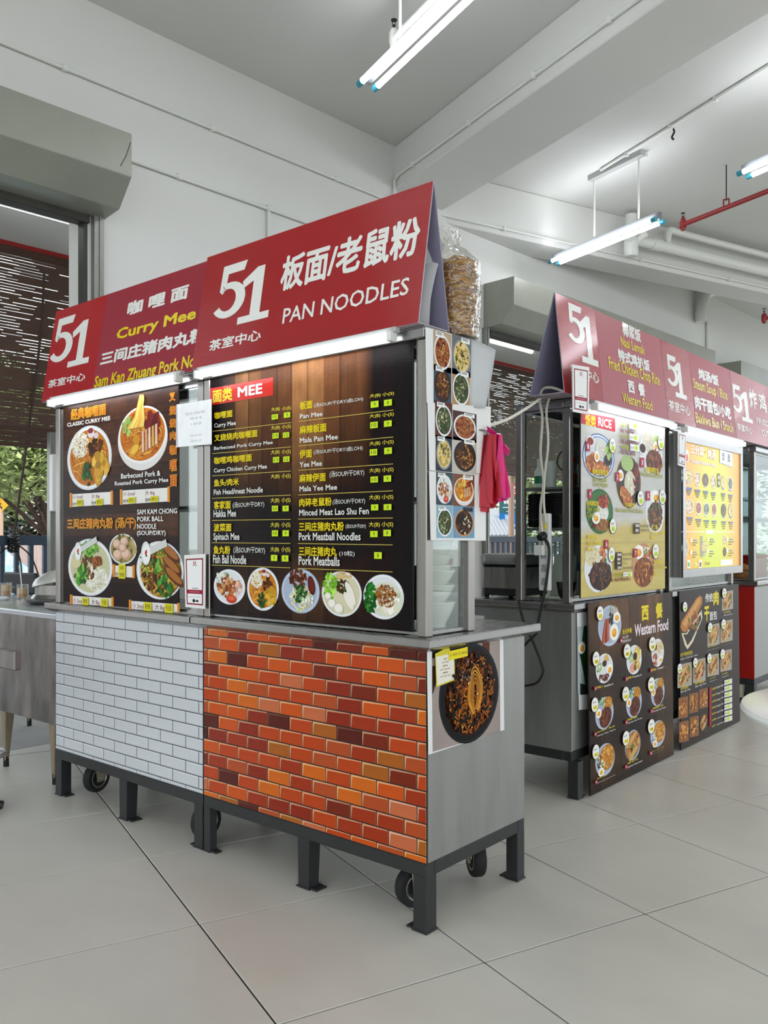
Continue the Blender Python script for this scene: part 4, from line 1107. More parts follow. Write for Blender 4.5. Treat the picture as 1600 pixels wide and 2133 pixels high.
p = p.sub(.0012)
def rows(p, lst, xb, xs, lx):
    for cn, en, note, ln, yb, ys in lst:
        p.T(cn[0], *cn[1], GOLD, .026); p.T(en[0], *en[1], 'e4e4de', .02)
        if note: p.T(note[0], *note[1], 'dcdcd6', .008)
        p.line((lx[0], ln[0]), (lx[1], ln[1]), .0022, 'c9b45a')
        if yb: p.T('大(B)', (xb[0], yb), (xb[1], yb-58), 'e2d24a', .012); p.T('小(S)', (xs[0], ys), (xs[1], ys-58), 'e2d24a', .012)
SD = '(汤SOUP/干DRY)'; SDL = '(汤SOUP/干DRY/卤LOH)'
rows(p, [
 (('咖哩面', ((172, 620), (347, 525))), ('Curry Mee', ((170, 705), (380, 635))), None, (735, 650), 552, 543),
 (('叉烧烧肉咖喱面', ((172, 836), (590, 715))), ('Barbecued Pork Curry Mee', ((170, 920), (738, 825))), None, (950, 885), 730, 720),
 (('咖哩鸡咖哩面', ((172, 1055), (537, 950))), ('Curry Chicken Curry Mee', ((170, 1138), (683, 1055))), None, (1165, 1118), 966, 962),
 (('鱼头/肉米', ((172, 1270), (412, 1182))), ('Fish Head/meat Noodle', ((170, 1350), (645, 1275))), None, (1382, 1350), 1200, 1196),
 (('客家面', ((172, 1488), (335, 1402))), ('Hakka Mee', ((170, 1565), (388, 1495))), (SD, ((355, 1482), (660, 1408))), (1595, 1585), 1432, 1430),
 (('波菜面', ((172, 1703), (344, 1622))), ('Spinach Mee', ((170, 1790), (422, 1722))), None, (1810, 1817), 1668, 1668),
 (('鱼丸粉', ((172, 1918), (334, 1840))), ('Fish Ball Noodle', ((168, 2008), (488, 1940))), (SD, ((365, 1918), (670, 1850))), (2025, 2052), 1905, 1906)],
 (722, 806), (826, 914), (155, 915)); p.build('lettering', 'print', tM)['kind'] = 'stuff'
for s, bl, tr in (('10', (735, 625), (797, 568)), ('9', (853, 608), (915, 548)), ('13', (743, 808), (803, 748)), ('12', (843, 800), (905, 742)), ('13', (748, 1040), (808, 980)), ('12', (847, 1033), (908, 975)),
    ('10', (737, 1508), (797, 1452)), ('9', (840, 1508), (900, 1452)), ('10', (737, 1748), (797, 1690)), ('9', (840, 1748), (902, 1690)), ('9', (728, 1985), (790, 1928)), ('8', (833, 1990), (897, 1932))): sticker(tM, p, bl, tr, s)
p = Pr(plM, (610, 740, 4.637), .0012)
rows(p, [
 (('板面', ((70, 530), (192, 432))), ('Pan Mee', ((72, 615), (290, 545))), (SDL, ((208, 512), (683, 398))), (640, 530), 420, 405),
 (('麻辣板面', ((70, 765), (330, 652))), ('Mala Pan Mee', ((72, 850), (440, 765))), None, (878, 790), 616, 604),
 (('伊面', ((70, 998), (190, 905))), ('Yee Mee', ((72, 1085), (288, 1020))), (SDL, ((208, 965), (680, 870))), (1112, 1050), 882, 870),
 (('麻辣伊面', ((70, 1232), (325, 1132))), ('Mala Yee Mee', ((72, 1318), (435, 1250))), (SD, ((362, 1190), (698, 1100))), (1350, 1310), 1143, 1136),
 (('肉碎老鼠粉', ((70, 1465), (383, 1370))), ('Minced Meat Lao Shu Fen', ((70, 1552), (743, 1476))), (SD, ((393, 1450), (708, 1378))), (1583, 1572), 1403, 1400),
 (('三间庄猪肉丸粉', ((68, 1700), (503, 1606))), ('Pork Meatball Noodles', ((68, 1788), (665, 1718))), (SD, ((520, 1680), (717, 1628))), (1818, 1832), 1666, 1664),
 (('三间庄猪肉丸', ((68, 1938), (437, 1850))), ('Pork Meatballs', ((68, 2026), (465, 1955))), ('(10粒)', ((460, 1945), (610, 1890))), (2058, 2092), 0, 0)],
 (746, 852), (868, 982), (60, 975)); p.build('lettering', 'print', tM)['kind'] = 'stuff'
for s, bl, tr in (('9', (765, 512), (840, 440)), ('8', (893, 495), (970, 425)), ('10', (760, 710), (833, 642)), ('9', (893, 695), (968, 628)), ('10', (755, 972), (828, 905)), ('9', (895, 958), (970, 890)), ('10', (763, 1232), (835, 1170)), ('9', (890, 1225), (962, 1160)),
    ('9', (768, 1500), (838, 1440)), ('8', (890, 1497), (965, 1437)), ('9', (760, 1757), (832, 1697)), ('8', (887, 1748), (960, 1685)), ('8', (798, 1965), (872, 1902))): sticker(tM, p, bl, tr, s)
dishes(tM, Pr(plM, (410, 1130, 3.265)), [(222, 302, 107, 120, 'pork'), (450, 317, 108, 147, 'curry'), (705, 330, 130, 152, 'mince'), (985, 350, 136, 155, 'fishball'), (1270, 370, 138, 153, 'ban')], 1.7)

# --- curry menu on the white stall
plC = Pl((-3.526, 1.957, .868), (1, 0, 0), (0, 0, 1)); CL, CHh = .842, .862
tC, p = board('menu_board', 'dark wood-grain curry menu board on the white tiled stall', plC, CL, CHh, (100, 760, 3.949))
p.grid(.001, .001, CL-.001, CHh-.001, 60, 170, plank(('5a3420', '6d4128', '4a2a1a', '7a4c30'), 9, lambda a, b: .16+.75*max(0, min(1, (b-.55)/.3))*max(.25, 1-abs(a-.45)*1.2)+.25*max(0, 1-abs(b-.4)/.1)*max(0, min(1, a*2)), 9, True, .35)); p.build('wood_print', 'print', tC)
OR, YL = 'c9371a', 'f0c32c'
p = p.sub(.0012)
p.T('经典咖哩面', (190, 455), (478, 318), OR, .004, YL); p.T('CLASSIC CURRY MEE', (160, 512), (515, 420), 'efefec', .03)
for c, x0, x1, yt, yb in (('叉', 1000, 1052, 228, 302), ('烧', 1000, 1056, 335, 414), ('烧', 1001, 1058, 440, 520), ('肉', 1004, 1060, 545, 620), ('咖', 1004, 1066, 658, 742), ('喱', 1006, 1068, 780, 876), ('面', 1008, 1070, 905, 1000)): p.T(c, (x0, yb), (x1, yt), OR, .008, YL)
p.T('Barbecued Pork &', (608, 938), (932, 868), 'efefec', .02); p.T('Roasted Pork Curry Mee', (557, 998), (998, 930), 'efefec', .02)
p.T('三间庄猪肉丸粉 (汤/干)', (168, 1358), (730, 1255), OR, .004, YL)
for s, bl, tr in (('SAM KAM CHONG', (742, 1232), (1070, 1178)), ('PORK BALL', (742, 1290), (958, 1243)), ('NOODLE', (742, 1350), (900, 1305)), ('(SOUP/DRY)', (742, 1412), (978, 1362))): p.T(s, bl, tr, 'efefec', .02)
p.build('lettering', 'print', tC)['kind'] = 'stuff'
def scroll(x0, y0, x1, y1, yo, cells):         # price plate drawn as a little scroll
    d = Pr(plC, (100, 760, 3.949), .0012)
    d.pquad([(x0, y0), (x1, y1), (x1, y1-yo), (x0, y0-yo)], 'e9e6e0')
    for x, y in ((x0-12, y0+4), (x1+10, y1+4)):
        d.pquad([(x-11, y), (x+11, y), (x+11, y-yo-14), (x-11, y-yo-14)], 'c9781c'); d.pquad([(x-7, y), (x-1, y), (x-1, y-yo-14), (x-7, y-yo-14)], 'eda83c')
    if len(cells) > 3: xm = (x0+x1)/2+5; d.line((xm, (y0+y1)/2-2), (xm, (y0+y1)/2-yo), .0012, '6b2a3a')
    d.up(5e-5)
    for s, bl, tr in cells: d.T(s, bl, tr, '7a2638' if s[0] != 'R' else '3a2a30', .012)
    d.build('price_plate', 'print', tC)
scroll(203, 1168, 518, 1148, 104, [('小 Small', (207, 1104), (287, 1068)), ('RM', (207, 1160), (240, 1132)), ('大 Big', (362, 1096), (427, 1062)), ('RM', (363, 1152), (397, 1122))])
scroll(616, 1148, 985, 1124, 114, [('小 Small', (622, 1080), (717, 1040)), ('RM', (622, 1138), (660, 1106)), ('大 Big', (805, 1070), (880, 1032)), ('RM', (805, 1128), (845, 1096))])
scroll(556, 1742, 696, 1750, 92, [('RM', (560, 1738), (592, 1708))])
scroll(205, 1966, 522, 1985, 66, [('小 Small', (208, 1958), (292, 1922)), ('大 Big', (362, 1970), (427, 1932)), (' ', (0, 0), (1, 1))][:2]+[('RM', (300, 1962), (302, 1960)), ('RM', (300, 1962), (302, 1960))])
scroll(690, 2008, 1066, 2034, 66, [('小 Small', (698, 2002), (795, 1962)), ('大 Big', (885, 2012), (962, 1974)), ('RM', (850, 2006), (852, 2004)), ('RM', (850, 2006), (852, 2004))])
YS = 'd9d018'
p = Pr(plC, (100, 760, 3.949))
for s, bl, tr in (('RM9', (245, 1162), (295, 1107)), ('RM10', (405, 1158), (460, 1100)), ('RM12', (668, 1140), (728, 1088)), ('RM13', (853, 1130), (915, 1078)), ('10粒', (590, 1698), (647, 1640)), ('RM8', (590, 1756), (647, 1700)),
    ('RM8', (290, 1972), (342, 1916)), ('9.00', (445, 1985), (502, 1925)), ('RM8', (798, 2020), (862, 1955)), ('9.00', (970, 2036), (1038, 1968))): sticker(tC, p, bl, tr, s, YS)
dishes(tC, p, [(338, 765, 183, 265, 'curry'), (775, 590, 205, 262, 'roast'), (345, 1665, 182, 235, 'soup'), (618, 1515, 112, 126, 'balls')], 2.0)
d = p.sub(.0012); u, v, ru, rv = d.cr(918, 1690, 194, 240); dish(d, u-.0, v, ru, rv, 'dry', 11, 2.0); d.build('dish_photo', 'print', tC)
for x0, y0, x1, y1, w in ((255, 1535, 410, 1435, .045), (815, 1550, 985, 1462, .052)):
    d = p.sub(.0055)                           # porcelain spoons printed with the soups
    a, b = V(d.q(x0, y0)), V(d.q(x1, y1)); d.ribbon([a, a*.5+b*.5, b], w*.55, 'cfd2cf'); d.ell(a.x, a.y, w*.62, w*.9, 'dfe1de', 20); d.ell(a.x+.002, a.y-.003, w*.5, w*.72, 'f0f1ee', 20)
    r = random.Random(2); d.ell(a.x, a.y+.004, .007, .011, 'b8301e', 7, 0, .3, r); d.ell(a.x+.004, a.y-.01, .006, .005, '20201c', 6, 0, .3, r)
    d.build('spoon_photo', 'print', tC)

# --- rice menu, first stall of the right row
plR = Pl((RXF+.022, 3.440, .882), (0, 1, 0), (0, 0, 1)); RLn, RH = .945, .848
tR, p = board('menu_board', 'pale wood-grain rice menu board with numbered dishes', plR, RLn, RH, (1200, 840, 5.08))
def pale(a, b):
    k = 1+.10*noise.noise((a*3, b*22, 1))+.07*noise.noise((a*9, b*60, 3)); y = max(0, min(1, (.42+.12*(a-.4)-b+.05*noise.noise((a*4, 0, 2)))/.06))
    if (b*7) % 1 < .03: k *= .82
    c0, c1 = lin('c9c7c2'), lin('cdb96c'); return tuple((c0[i]*(1-y)+c1[i]*y)*k for i in range(3))
p.grid(.001, .001, RLn-.001, RH-.001, 40, 90, pale); p.build('wood_print', 'print', tR)
p = p.sub(.0012); p.pquad([(52, 212), (412, 303), (412, 160), (52, 92)], 'c9283a')
p.T('饭类', (92, 232), (208, 135), GOLD, .034); p.T('RICE', (232, 240), (374, 178), 'f4f4f2', .03); p.build('heading', 'print', tR)
dishes(tR, p, [(240, 565, 168, 243, 'lemak'), (556, 835, 133, 278, 'friedchicken'), (795, 525, 122, 232, 'lemakpork'), (250, 1145, 143, 240, 'leafrice'), (835, 1150, 98, 235, 'cubes'), (235, 1750, 146, 252, 'blackpepper'), (708, 1715, 118, 235, 'minced')], 1.7)
p = p.sub(.006); DY = 'a8a81e'
for s, bl, tr, c in (('咖喱鸡椰浆饭', (162, 752), (328, 712), GOLD), ('Nasi Lemak', (172, 822), (316, 776), DY), ('Curry Ayam', (172, 885), (325, 838), DY), ('咖喱猪椰浆饭', (722, 732), (860, 688), GOLD), ('Nasi Lemak Curry Pork', (678, 772), (906, 748), DY),
    ('炸鸡椰浆饭', (505, 1100), (610, 1056), GOLD), ('Nasi Lemak Fried Chicken', (412, 1150), (695, 1122), DY), ('经典椰浆饭', (100, 1085), (226, 1036), GOLD), ('Nasi Lemak', (100, 1143), (240, 1092), DY), ('Classic', (100, 1205), (190, 1155), DY),
    ('鸡丁饭', (780, 1333), (846, 1287), GOLD), ('Chicken Cube', (782, 1388), (925, 1350), GOLD), ('Rice', (782, 1438), (828, 1402), GOLD), ('烧鸡扒饭', (105, 1443), (215, 1388), GOLD), ('Grill Chicken', (105, 1503), (255, 1462), GOLD), ('Rice', (105, 1568), (165, 1522), GOLD),
    ('肉碎鸡饭', (808, 1705), (906, 1655), GOLD), ('Fried Chicken', (808, 1755), (942, 1718), GOLD), ('Rice', (808, 1820), (850, 1778), GOLD),
    ('+加煎蛋', (447, 246), (512, 214), DY), ('Add Fried Egg', (447, 312), (588, 290), '7a1f22'), ('+加午餐肉', (447, 362), (538, 336), DY), ('Add Luncheon Meat', (450, 422), (640, 396), '7a1f22'), ('+加椰浆饭', (448, 478), (540, 448), DY), ('Add Nasi Lemak', (450, 532), (606, 502), '7a1f22'),
    ('+加白饭', (387, 1838), (466, 1790), DY), ('Add White Rice', (387, 1888), (555, 1836), '7a1f22')): p.T(s, bl, tr, c, .02)
for x0, x1, y0, y1 in ((598, 652, 1270, 1380), (402, 462, 1575, 1760)): p.prect((x0, y1), (x1, y0), '3a221c')
for s, bl, tr in (('黑椒', (606, 1310), (648, 1280)), ('蘑菇', (606, 1362), (640, 1330)), ('黑椒', (412, 1618), (456, 1585)), ('蘑菇', (412, 1664), (446, 1634)), ('泰式', (412, 1706), (446, 1676)), ('蛋黄酱', (412, 1754), (458, 1724))): p.T(s, bl, tr, 'efe9dc', .02)
for s, bl, tr in (('BLACK PEPPER', (656, 1312), (768, 1286)), ('MUSHROOM', (658, 1356), (746, 1330)), ('BLACK PEPPER', (470, 1612), (588, 1582)), ('MUSHROOM', (470, 1664), (562, 1634)), ('THAI', (470, 1704), (510, 1680)), ('MAYONNAISE', (470, 1755), (580, 1728))): p.T(s, bl, tr, '3a2a22', .0)
for x, y in ((588, 240), (592, 362), (600, 470), (525, 1805)):
    p.prect((x-52, y+28), (x+44, y-22), 'efefec'); p.T('RM', (x-46, y+18), (x-8, y-8), '8a6a72'); p.prect((x-4, y+24), (x+30, y-14), LIME); p.T('2', (x+8, y+16), (x+18, y-6), '50601c')
p.build('lettering', 'print', tR)['kind'] = 'stuff'
def tags(t, pr, lst, w, h, col='b01e3c'):
    for s, x, y in lst:
        d = pr.sub(.0075); d.prect((x-w, y+h), (x+w, y-h), col); d.up(5e-5); d.T(s, (x-w*.35*len(s)**.5, y+h*.5), (x+w*.35*len(s)**.5, y-h*.5), 'f4eef0', .03); d.build('number_tag', 'print', t)
def prices(t, pr, lst, rx, ry, low=None):
    for s, x, y in lst:
        d = pr.sub(.0078); d.pell(x+rx*.08, y+ry*.06, rx*1.04, ry*1.04, '8a2a34' if not low else '8a7a2a', 22); d.pell(x, y, rx, ry, 'f2f1ec', 22)
        d.T('RM', (x-rx*.5, y-ry*.12), (x+rx*.3, y-ry*.5), '5a4a4e', .01); d.prect((x-rx*.45, y+ry*.75), (x+rx*.6, y+ry*.05), LIME if not low else 'eed81c'); d.up(5e-5)
        d.T(s, (x-rx*.3, y+ry*.6), (x+rx*.4, y+ry*.2), '4a501c', .0); d.build('price_tag', 'print', t)
tags(tR, p, [(str(k+1), x, y) for k, (x, y) in enumerate(((112, 458), (425, 780), (688, 628), (135, 958), (750, 980), (308, 1492), (616, 1585)))], 20, 48)
prices(tR, p, [(s, x, y) for s, x, y in (('12', 372, 450), ('12', 886, 415), ('12', 670, 1005), ('11', 901, 992), ('8.5', 375, 1300), ('13', 362, 1600), ('11', 829, 1565))], 33, 76)

# --- glowing soup menu in its own light box
plS = Pl((RXF+.05, 4.545, .935), (0, 1, 0), (0, 0, 1)); SL_, SH_ = .985, .788
tS = thing('light_box', 'glowing yellow soup menu light box with rows of bowls', 'menu board', plS.o)
slab(tS, 'case', plS, 0, 0, SL_, SH_, .05, 'steel_side', z=-.004)
for a, b, c, d in ((0, 0, SL_, .045), (0, SH_-.05, SL_, SH_), (0, .045, .04, SH_-.05), (SL_-.04, .045, SL_, SH_-.05)): slab(tS, 'frame', plS, a, b, c, d, .012, 'steel_bright', z=.008)
p = Pr(plS, (1390, 860, 5.614), .0005)
def glow(a, b):
    c = lin('c9d21c'); o = lin('e08a1e'); y = lin('e8c81e'); e = max(abs(a-.5)*1.7, 0); f = max(0, min(1, (b-.62)/.3))
    k = max(0, min(1, (e-.2)/.75)); m = [c[i]*(1-f)+y[i]*f for i in range(3)]; return tuple(m[i]*(1-k)+o[i]*k for i in range(3))
p.grid(.04, .045, SL_-.04, SH_-.05, 24, 24, glow); p.z = .0012
p.T('三分盅', (272, 478), (420, 395), 'f6f2ea', .03, '8a2418'); p.pell(442, 460, 7, 11, '8a2418', 12); p.T('炖汤', (470, 532), (556, 432), 'f6f2ea', .03, '8a2418')
p.pell(228, 505, 22, 72, 'f2efe6'); p.pell(226, 525, 17, 46, 'c23a24'); p.T('3minpot Steamed Soup', (275, 582), (562, 598), 'f2eef2', .02, '7a4a8a')
p.pquad([(608, 585), (760, 640), (760, 470), (608, 425)], '4a78b8'); p.pquad([(612, 582), (756, 634), (756, 474), (612, 430)], 'f4f5f2'); p.T('饭', (636, 555), (669, 465), '1f3a52', .03); p.T('面', (700, 574), (732, 490), '1f3a52', .03); p.line((684, 470), (684, 600), .001, '4a78b8')
p.T('RICE', (640, 596), (668, 584), '1f3a52'); p.T('NOODLE', (697, 612), (738, 600), '1f3a52')
p.line((160, 1389), (780, 1393), .003, 'f2efe6'); p.prect((447, 1412), (536, 1371), 'f2f2ee'); p.T('ADD ON', (458, 1402), (526, 1380), '4a4a4a')
p.prect((620, 1785), (757, 1712), 'eef0f2')
for x, y in ((172, 730), (596, 790)): p.prect((x-14, y+78), (x+14, y-78), '26302c'); p.T('汤' if x < 300 else '饭', (x-10, y-14), (x+10, y-56), 'e9e9e0', .02); p.T('类', (x-10, y+52), (x+10, y+12), 'e9e9e0', .02)
bowls = [(248, 745, 44), (350, 770, 38), (445, 785, 35), (535, 800, 33), (650, 810, 28), (735, 828, 28), (258, 1090, 44), (362, 1112, 38), (455, 1125, 36), (545, 1130, 32), (657, 1138, 30), (740, 1143, 28)]
for x, y, rx in bowls:
    for k, (w, h, c) in enumerate(((.95, 9, '2f4a86'), (.75, 6, '4a3c1c'), (.6, 6, '4a3c1c'), (.3, 7, '5a2a1c'))):
        yy = y+140+k*24; p.prect((x-rx*w*.8, yy+h), (x+rx*w*.8, yy-h), c)
for x, y in ((318, 1490), (315, 1630), (515, 1480), (510, 1620), (740, 1480), (738, 1612)):
    for k, w in enumerate((24, 30, 16)): p.prect((x-22, y+k*28+6), (x-22+w*1.7, y+k*28-6), ('2f4a86', '4a3c1c', '5a2a1c')[k])
    p.pell(x-42, y, 11, 24, 'f2f2ee', 14)
for x, c in ((242, '3f9c3a'), (378, '6b2c16')): p.prect((x-17, 1812+0), (x+17, 1722), 'f2f2ee'); p.prect((x-12, 1800), (x+12, 1745), c)
p.T('Food', (318, 1790), (350, 1748), 'dfe8d0', .01); p.T('Food', (442, 1780), (488, 1738), '7a3418', .01); p.build('lit_face', 'print_backlit', tS)
kinds = ('mini_yellow', 'balls', 'mini_dark', 'balls', 'mini_yellow', 'mini_green', 'balls', 'mini_red', 'mini_green', 'mini_red', 'mini_dark', 'mini_yellow')
for k, (x, y, rx) in enumerate(bowls):
    d = p.sub(.002); u, v, ru, rv = d.cr(x, y, rx, 76); d.face([(u-ru*.35, v-rv*1.18), (u+ru*.35, v-rv*1.18), (u+ru*.5, v-rv*.8), (u-ru*.5, v-rv*.8)], lin('5a6ab0' if k % 6 > 3 else 'b8b0a0')); d.up(5e-5)
    dish(d, u, v, ru, rv, kinds[k], k+40, .4); d.build('dish_photo', 'print_backlit', tS)
for k, (x, y, rx, ry, c) in enumerate(((204, 1580, 36, 98, 'balls'), (430, 1570, 32, 70, 'mini_yellow'), (667, 1488, 18, 55, 'balls'), (669, 1625, 18, 54, 'mini_dark'))):
    d = p.sub(.002); u, v, ru, rv = d.cr(x, y, rx, ry); dish(d, u, v, ru, rv, c, k+60, .4); d.build('dish_photo', 'print_backlit', tS)
d = p.sub(.002); d.pquad([(385, 1680), (412, 1690), (410, 1440), (385, 1440)], '8a8a80'); d.pquad([(420, 1670), (445, 1680), (440, 1600), (415, 1600)], 'b0b0a4'); d.build('dish_photo', 'print_backlit', tS)

# --- front boards hung under the right row's worktops
plW = Pl((RXF+.05, 3.478, .004), (0, 1, 0), (-.012, 0, .86)); CW = (1200, 1220, 4.444)
tW, p = board('front_board', 'dark wood-grain Western Food board leaning on the rice stall', plW, .955, .858, CW)
p.grid(.001, .001, .954, .857, 110, 70, plank(('7a5430', '8c6238', '66421f'), 9, lambda a, b: .10+.85*max(0, min(1, (b-.62)/.2))*max(0, min(1, (.9-a)/.2))*(.5+.5*min(1, a*4))+.3*max(0, 1-abs(b-.12)/.14)+.18*max(0, 1-abs(b-.45)/.25), 12)); p.build('wood_print', 'print', tW)
p = p.sub(.0012)
p.T('西', (605, 330), (670, 178), GOLD, .05); p.T('餐', (735, 308), (798, 152), GOLD, .05); p.T('Western Food', (540, 475), (850, 303), 'f0dfe4', .03)
p.T('全日早餐', (427, 452), (512, 388), GOLD, .02); p.T('ALL DAY', (427, 492), (484, 455), CREAM); p.T('BREAKFAST', (427, 529), (508, 488), CREAM)
for s, bl, tr, c in (('早餐 A', (190, 957), (246, 917), GOLD), ('Breakfast A', (258, 940), (341, 897), CREAM), ('早餐 B', (473, 868), (526, 830), GOLD), ('Breakfast B', (532, 852), (602, 815), CREAM), ('早餐 C', (705, 793), (748, 757), GOLD), ('Breakfast C', (755, 776), (812, 742), CREAM),
    ('烧鸡扒 黑椒', (190, 1365), (356, 1290), GOLD), ('Chicken Chop / Salmon', (190, 1400), (360, 1322), CREAM), ('烧鸡扒 猪扒', (470, 1255), (562, 1198), GOLD), ('Grilled Chicken Chop / Pork Chop', (470, 1282), (606, 1215), CREAM), ('香煎鱼扒 牛扒', (706, 1148), (804, 1092), GOLD), ('Grilled Chicken Chop / Pork Chop', (706, 1175), (824, 1115), CREAM),
    ('炸鸡扒 猪扒', (190, 1795), (276, 1740), GOLD), ('Deep Fried Chicken Chop / Pork Chop', (190, 1832), (356, 1745), CREAM), ('烧猪 鸡三文治', (470, 1655), (568, 1592), GOLD), ('Grilled Pork / Chicken Sandwich', (470, 1690), (606, 1610), CREAM), ('芝士火腿三文治', (700, 1540), (806, 1484), GOLD), ('Cheese Ham Egg Sandwich', (700, 1562), (806, 1510), CREAM)): p.T(s, bl, tr, c, .015)
p.build('lettering', 'print', tW)['kind'] = 'stuff'
DW = [(312, 370, 108, 190, 'breakfast'), (262, 765, 80, 137, 'plateA'), (537, 685, 70, 136, 'plateB'), (755, 620, 58, 130, 'plateC'), (262, 1180, 85, 150, 'chop'), (535, 1080, 73, 142, 'chop'), (755, 985, 64, 130, 'chop'), (268, 1610, 90, 150, 'fries'), (525, 1475, 70, 137, 'sandwich'), (757, 1370, 70, 122, 'fries')]
d = p.sub(.0008)
for x, y, rx, ry in ((525, 1475, 72, 140),): d.pell(x, y, rx, ry, 'a9b5cb')
d.build('plate_photo', 'print', tW)
dishes(tW, p, DW, 1.4)
prices(tW, p, [('12', 210, 255), ('8', 172, 675), ('8', 460, 605), ('8', 695, 540), ('12/14', 160, 1100), ('12/14', 447, 1000), ('12', 685, 912), ('10/12', 170, 1535), ('10/12', 450, 1410), ('8', 685, 1300)], 31, 66, True)
tags(tW, p, [(str(k+1), x, y) for k, (x, y) in enumerate(((407, 508), (168, 950), (457, 862), (688, 782), (168, 1372), (455, 1262), (690, 1160), (175, 1815), (452, 1675), (683, 1548)))], 11, 22)

plN = Pl((RXF+.046, 4.545, .004), (0, 1, 0), (-.010, 0, .86))
tN, p = board('front_board', 'dark brown bun and snack board leaning on the second stall', plN, .97, .858, CW)
p.rect(.001, .001, .969, .857, '2c201b'); p.build('brown_print', 'print', tN)
p = p.sub(.0012)
p.T('传统', (1195, 160), (1265, 65), CREAM, .02); p.T('肉', (1270, 185), (1318, 42), GOLD, .05); p.T('干', (1185, 335), (1230, 185), GOLD, .05); p.T('面包', (1235, 325), (1302, 228), CREAM, .02)
p.T('肉干鸡肉松面包', (965, 662), (1076, 595), GOLD, .01); p.T('Bakkwa + Chicken Floss + Bread', (965, 690), (1120, 630), CREAM)
r = random.Random(4)
for x0, x1, y0, y1 in ((1215, 1320, 590, 545), (1345, 1440, 545, 505), (965, 1055, 985, 920), (1100, 1200, 935, 868), (1235, 1300, 880, 838), (1350, 1410, 842, 798), (1365, 1440, 270, 230)): p.T('肉干面包', (x0, y0-14), (x0+(x1-x0)*.8, y1), GOLD, .01); p.T('Bakkwa + Egg + Cheese', (x0, y0+12), (x1, y1+24), CREAM)
for k in range(7):
    y = 945+k*57; yy = y-60
    p.T(('汉堡鸡', '汉堡羊', '汉堡鱼', '汉堡包', '加肉', '加蛋', '加芝士')[k], (1252, y+25), (1292, y-10), GOLD, .01); p.T(('Burger Ayam', 'Burger Lamb', 'Burger Fish', 'Burger Bun', 'Add Meat', 'Add Egg', 'Add Cheese')[k], (1298, y+8), (1362, y-38), CREAM)
    p.pquad([(1368, y-22), (1440, y-42), (1440, y-88), (1368, y-68)], 'e6e4de'); p.T('RM', (1374, y-34), (1392, y-62), '4a4040'); p.pquad([(1396, y-36), (1416, y-42), (1416, y-76), (1396, y-70)], LIME)
p.pquad([(1228, 1305), (1248, 1298), (1248, 938), (1228, 945)], '9c1f34'); p.build('lettering', 'print', tN)['kind'] = 'stuff'
d = p.sub(.0012)                               # the big long bun
a = [d.q(x, y) for x, y in ((965, 380), (975, 330), (1050, 215), (1110, 120), (1145, 90), (1168, 110), (1165, 170), (1110, 280), (1050, 400), (1010, 430), (980, 420))]; d.face(a, lin('b5742e')); d.up()
d.face([d.q(x, y) for x, y in ((985, 350), (1060, 225), (1120, 130), (1145, 105), (1150, 150), (1080, 270), (1010, 385))], lin('d09a52')); d.up()
d.face([d.q(x, y) for x, y in ((975, 440), (1020, 440), (1160, 225), (1168, 300), (1080, 520), (1030, 590), (1005, 550))], lin('e0d2b0')); d.up()
d.face([d.q(x, y) for x, y in ((990, 450), (1025, 450), (1150, 265), (1158, 310), (1070, 500), (1030, 555))], lin('2c201b')); d.up()
u, v, ru, rv = d.cr(1090, 330, 55, 90); bits(d, u, v, ru, rv, ('8c3a1c', 'b5602c', '4f7a30', '6b2a14'), 22, r, .22); d.build('bun_photo', 'print', tN)
for k, (x0, y0, x1, y1, s) in enumerate(((1350, 235, 1452, 40, 0), (1215, 565, 1328, 345, 0), (1335, 530, 1448, 310, 0), (938, 950, 1070, 705, 0), (1082, 905, 1198, 665, 0), (1215, 845, 1322, 625, 0), (1335, 800, 1440, 585, 0), (947, 1235, 1035, 1022, 1), (1045, 1185, 1130, 985, 1), (1140, 1140, 1220, 945, 1), (953, 1455, 1042, 1245, 1), (1052, 1405, 1135, 1200, 1), (1145, 1360, 1215, 1165, 2))):
    d = p.sub(.0012); w = x1-x0; sl = -.22*w
    d.pquad([(x0, y0), (x1, y0+sl), (x1, y1), (x0, y1-sl)], ('a8a090', '8a5a30', '3a2a20')[s]); xm, ym = (x0+x1)/2, (y0+y1)/2; u, v, ru, rv = d.cr(xm, ym, w*.46, (y0-y1)*.36)
    dish(d, u, v, ru, rv, 'sandwich' if s != 1 else 'snack', k+80, 1.6); d.build('dish_photo', 'print', tN)
prices(tN, p, [('7', 997, 195), ('8', 1362, 68), ('8', 1230, 388), ('8', 1355, 355), ('8', 948, 765), ('8', 1093, 712), ('6', 1224, 672), ('7', 1346, 632)], 20, 45)
# ------------------------------------------------------------------ posters, notes and cards
plX = Pl((-1.4985, 1.96, .204), (0, 1, 0), (0, 0, 1))
def sheet(name, label, pl, quad, crop, m='paper', th=.0008, z=.0, cat='poster', group=None, inset=None):
    """a flat sheet whose four corners (photo points TL TR BR BL) lie on a real plane"""
    c = Pr(pl, crop).q; q = [c(*p) for p in quad]
    o = pl.pt(*q[3], z); t = thing(name, label, cat, o, 0, group)
    W = ROOT[t].inverted(); b = [q[3], q[2], q[1], q[0]]
    G().hexa([W @ pl.pt(u, v, z-th) for u, v in b], [W @ pl.pt(u, v, z) for u, v in b]).build('sheet', m, t)
    return t, Pr(pl, crop, z+.0006)
CP = (860, 1280, 6.154)
tP, p = sheet('food_poster', 'poster of dark braised noodles on the steel end of the brick stall', plX, [(173, 470), (1150, 308), (1163, 1477), (190, 1797)], CP, z=.003)
p.pquad([(245, 1758), (1110, 1497), (1102, 322), (234, 462)], '8f8480'); p.up(1e-4)
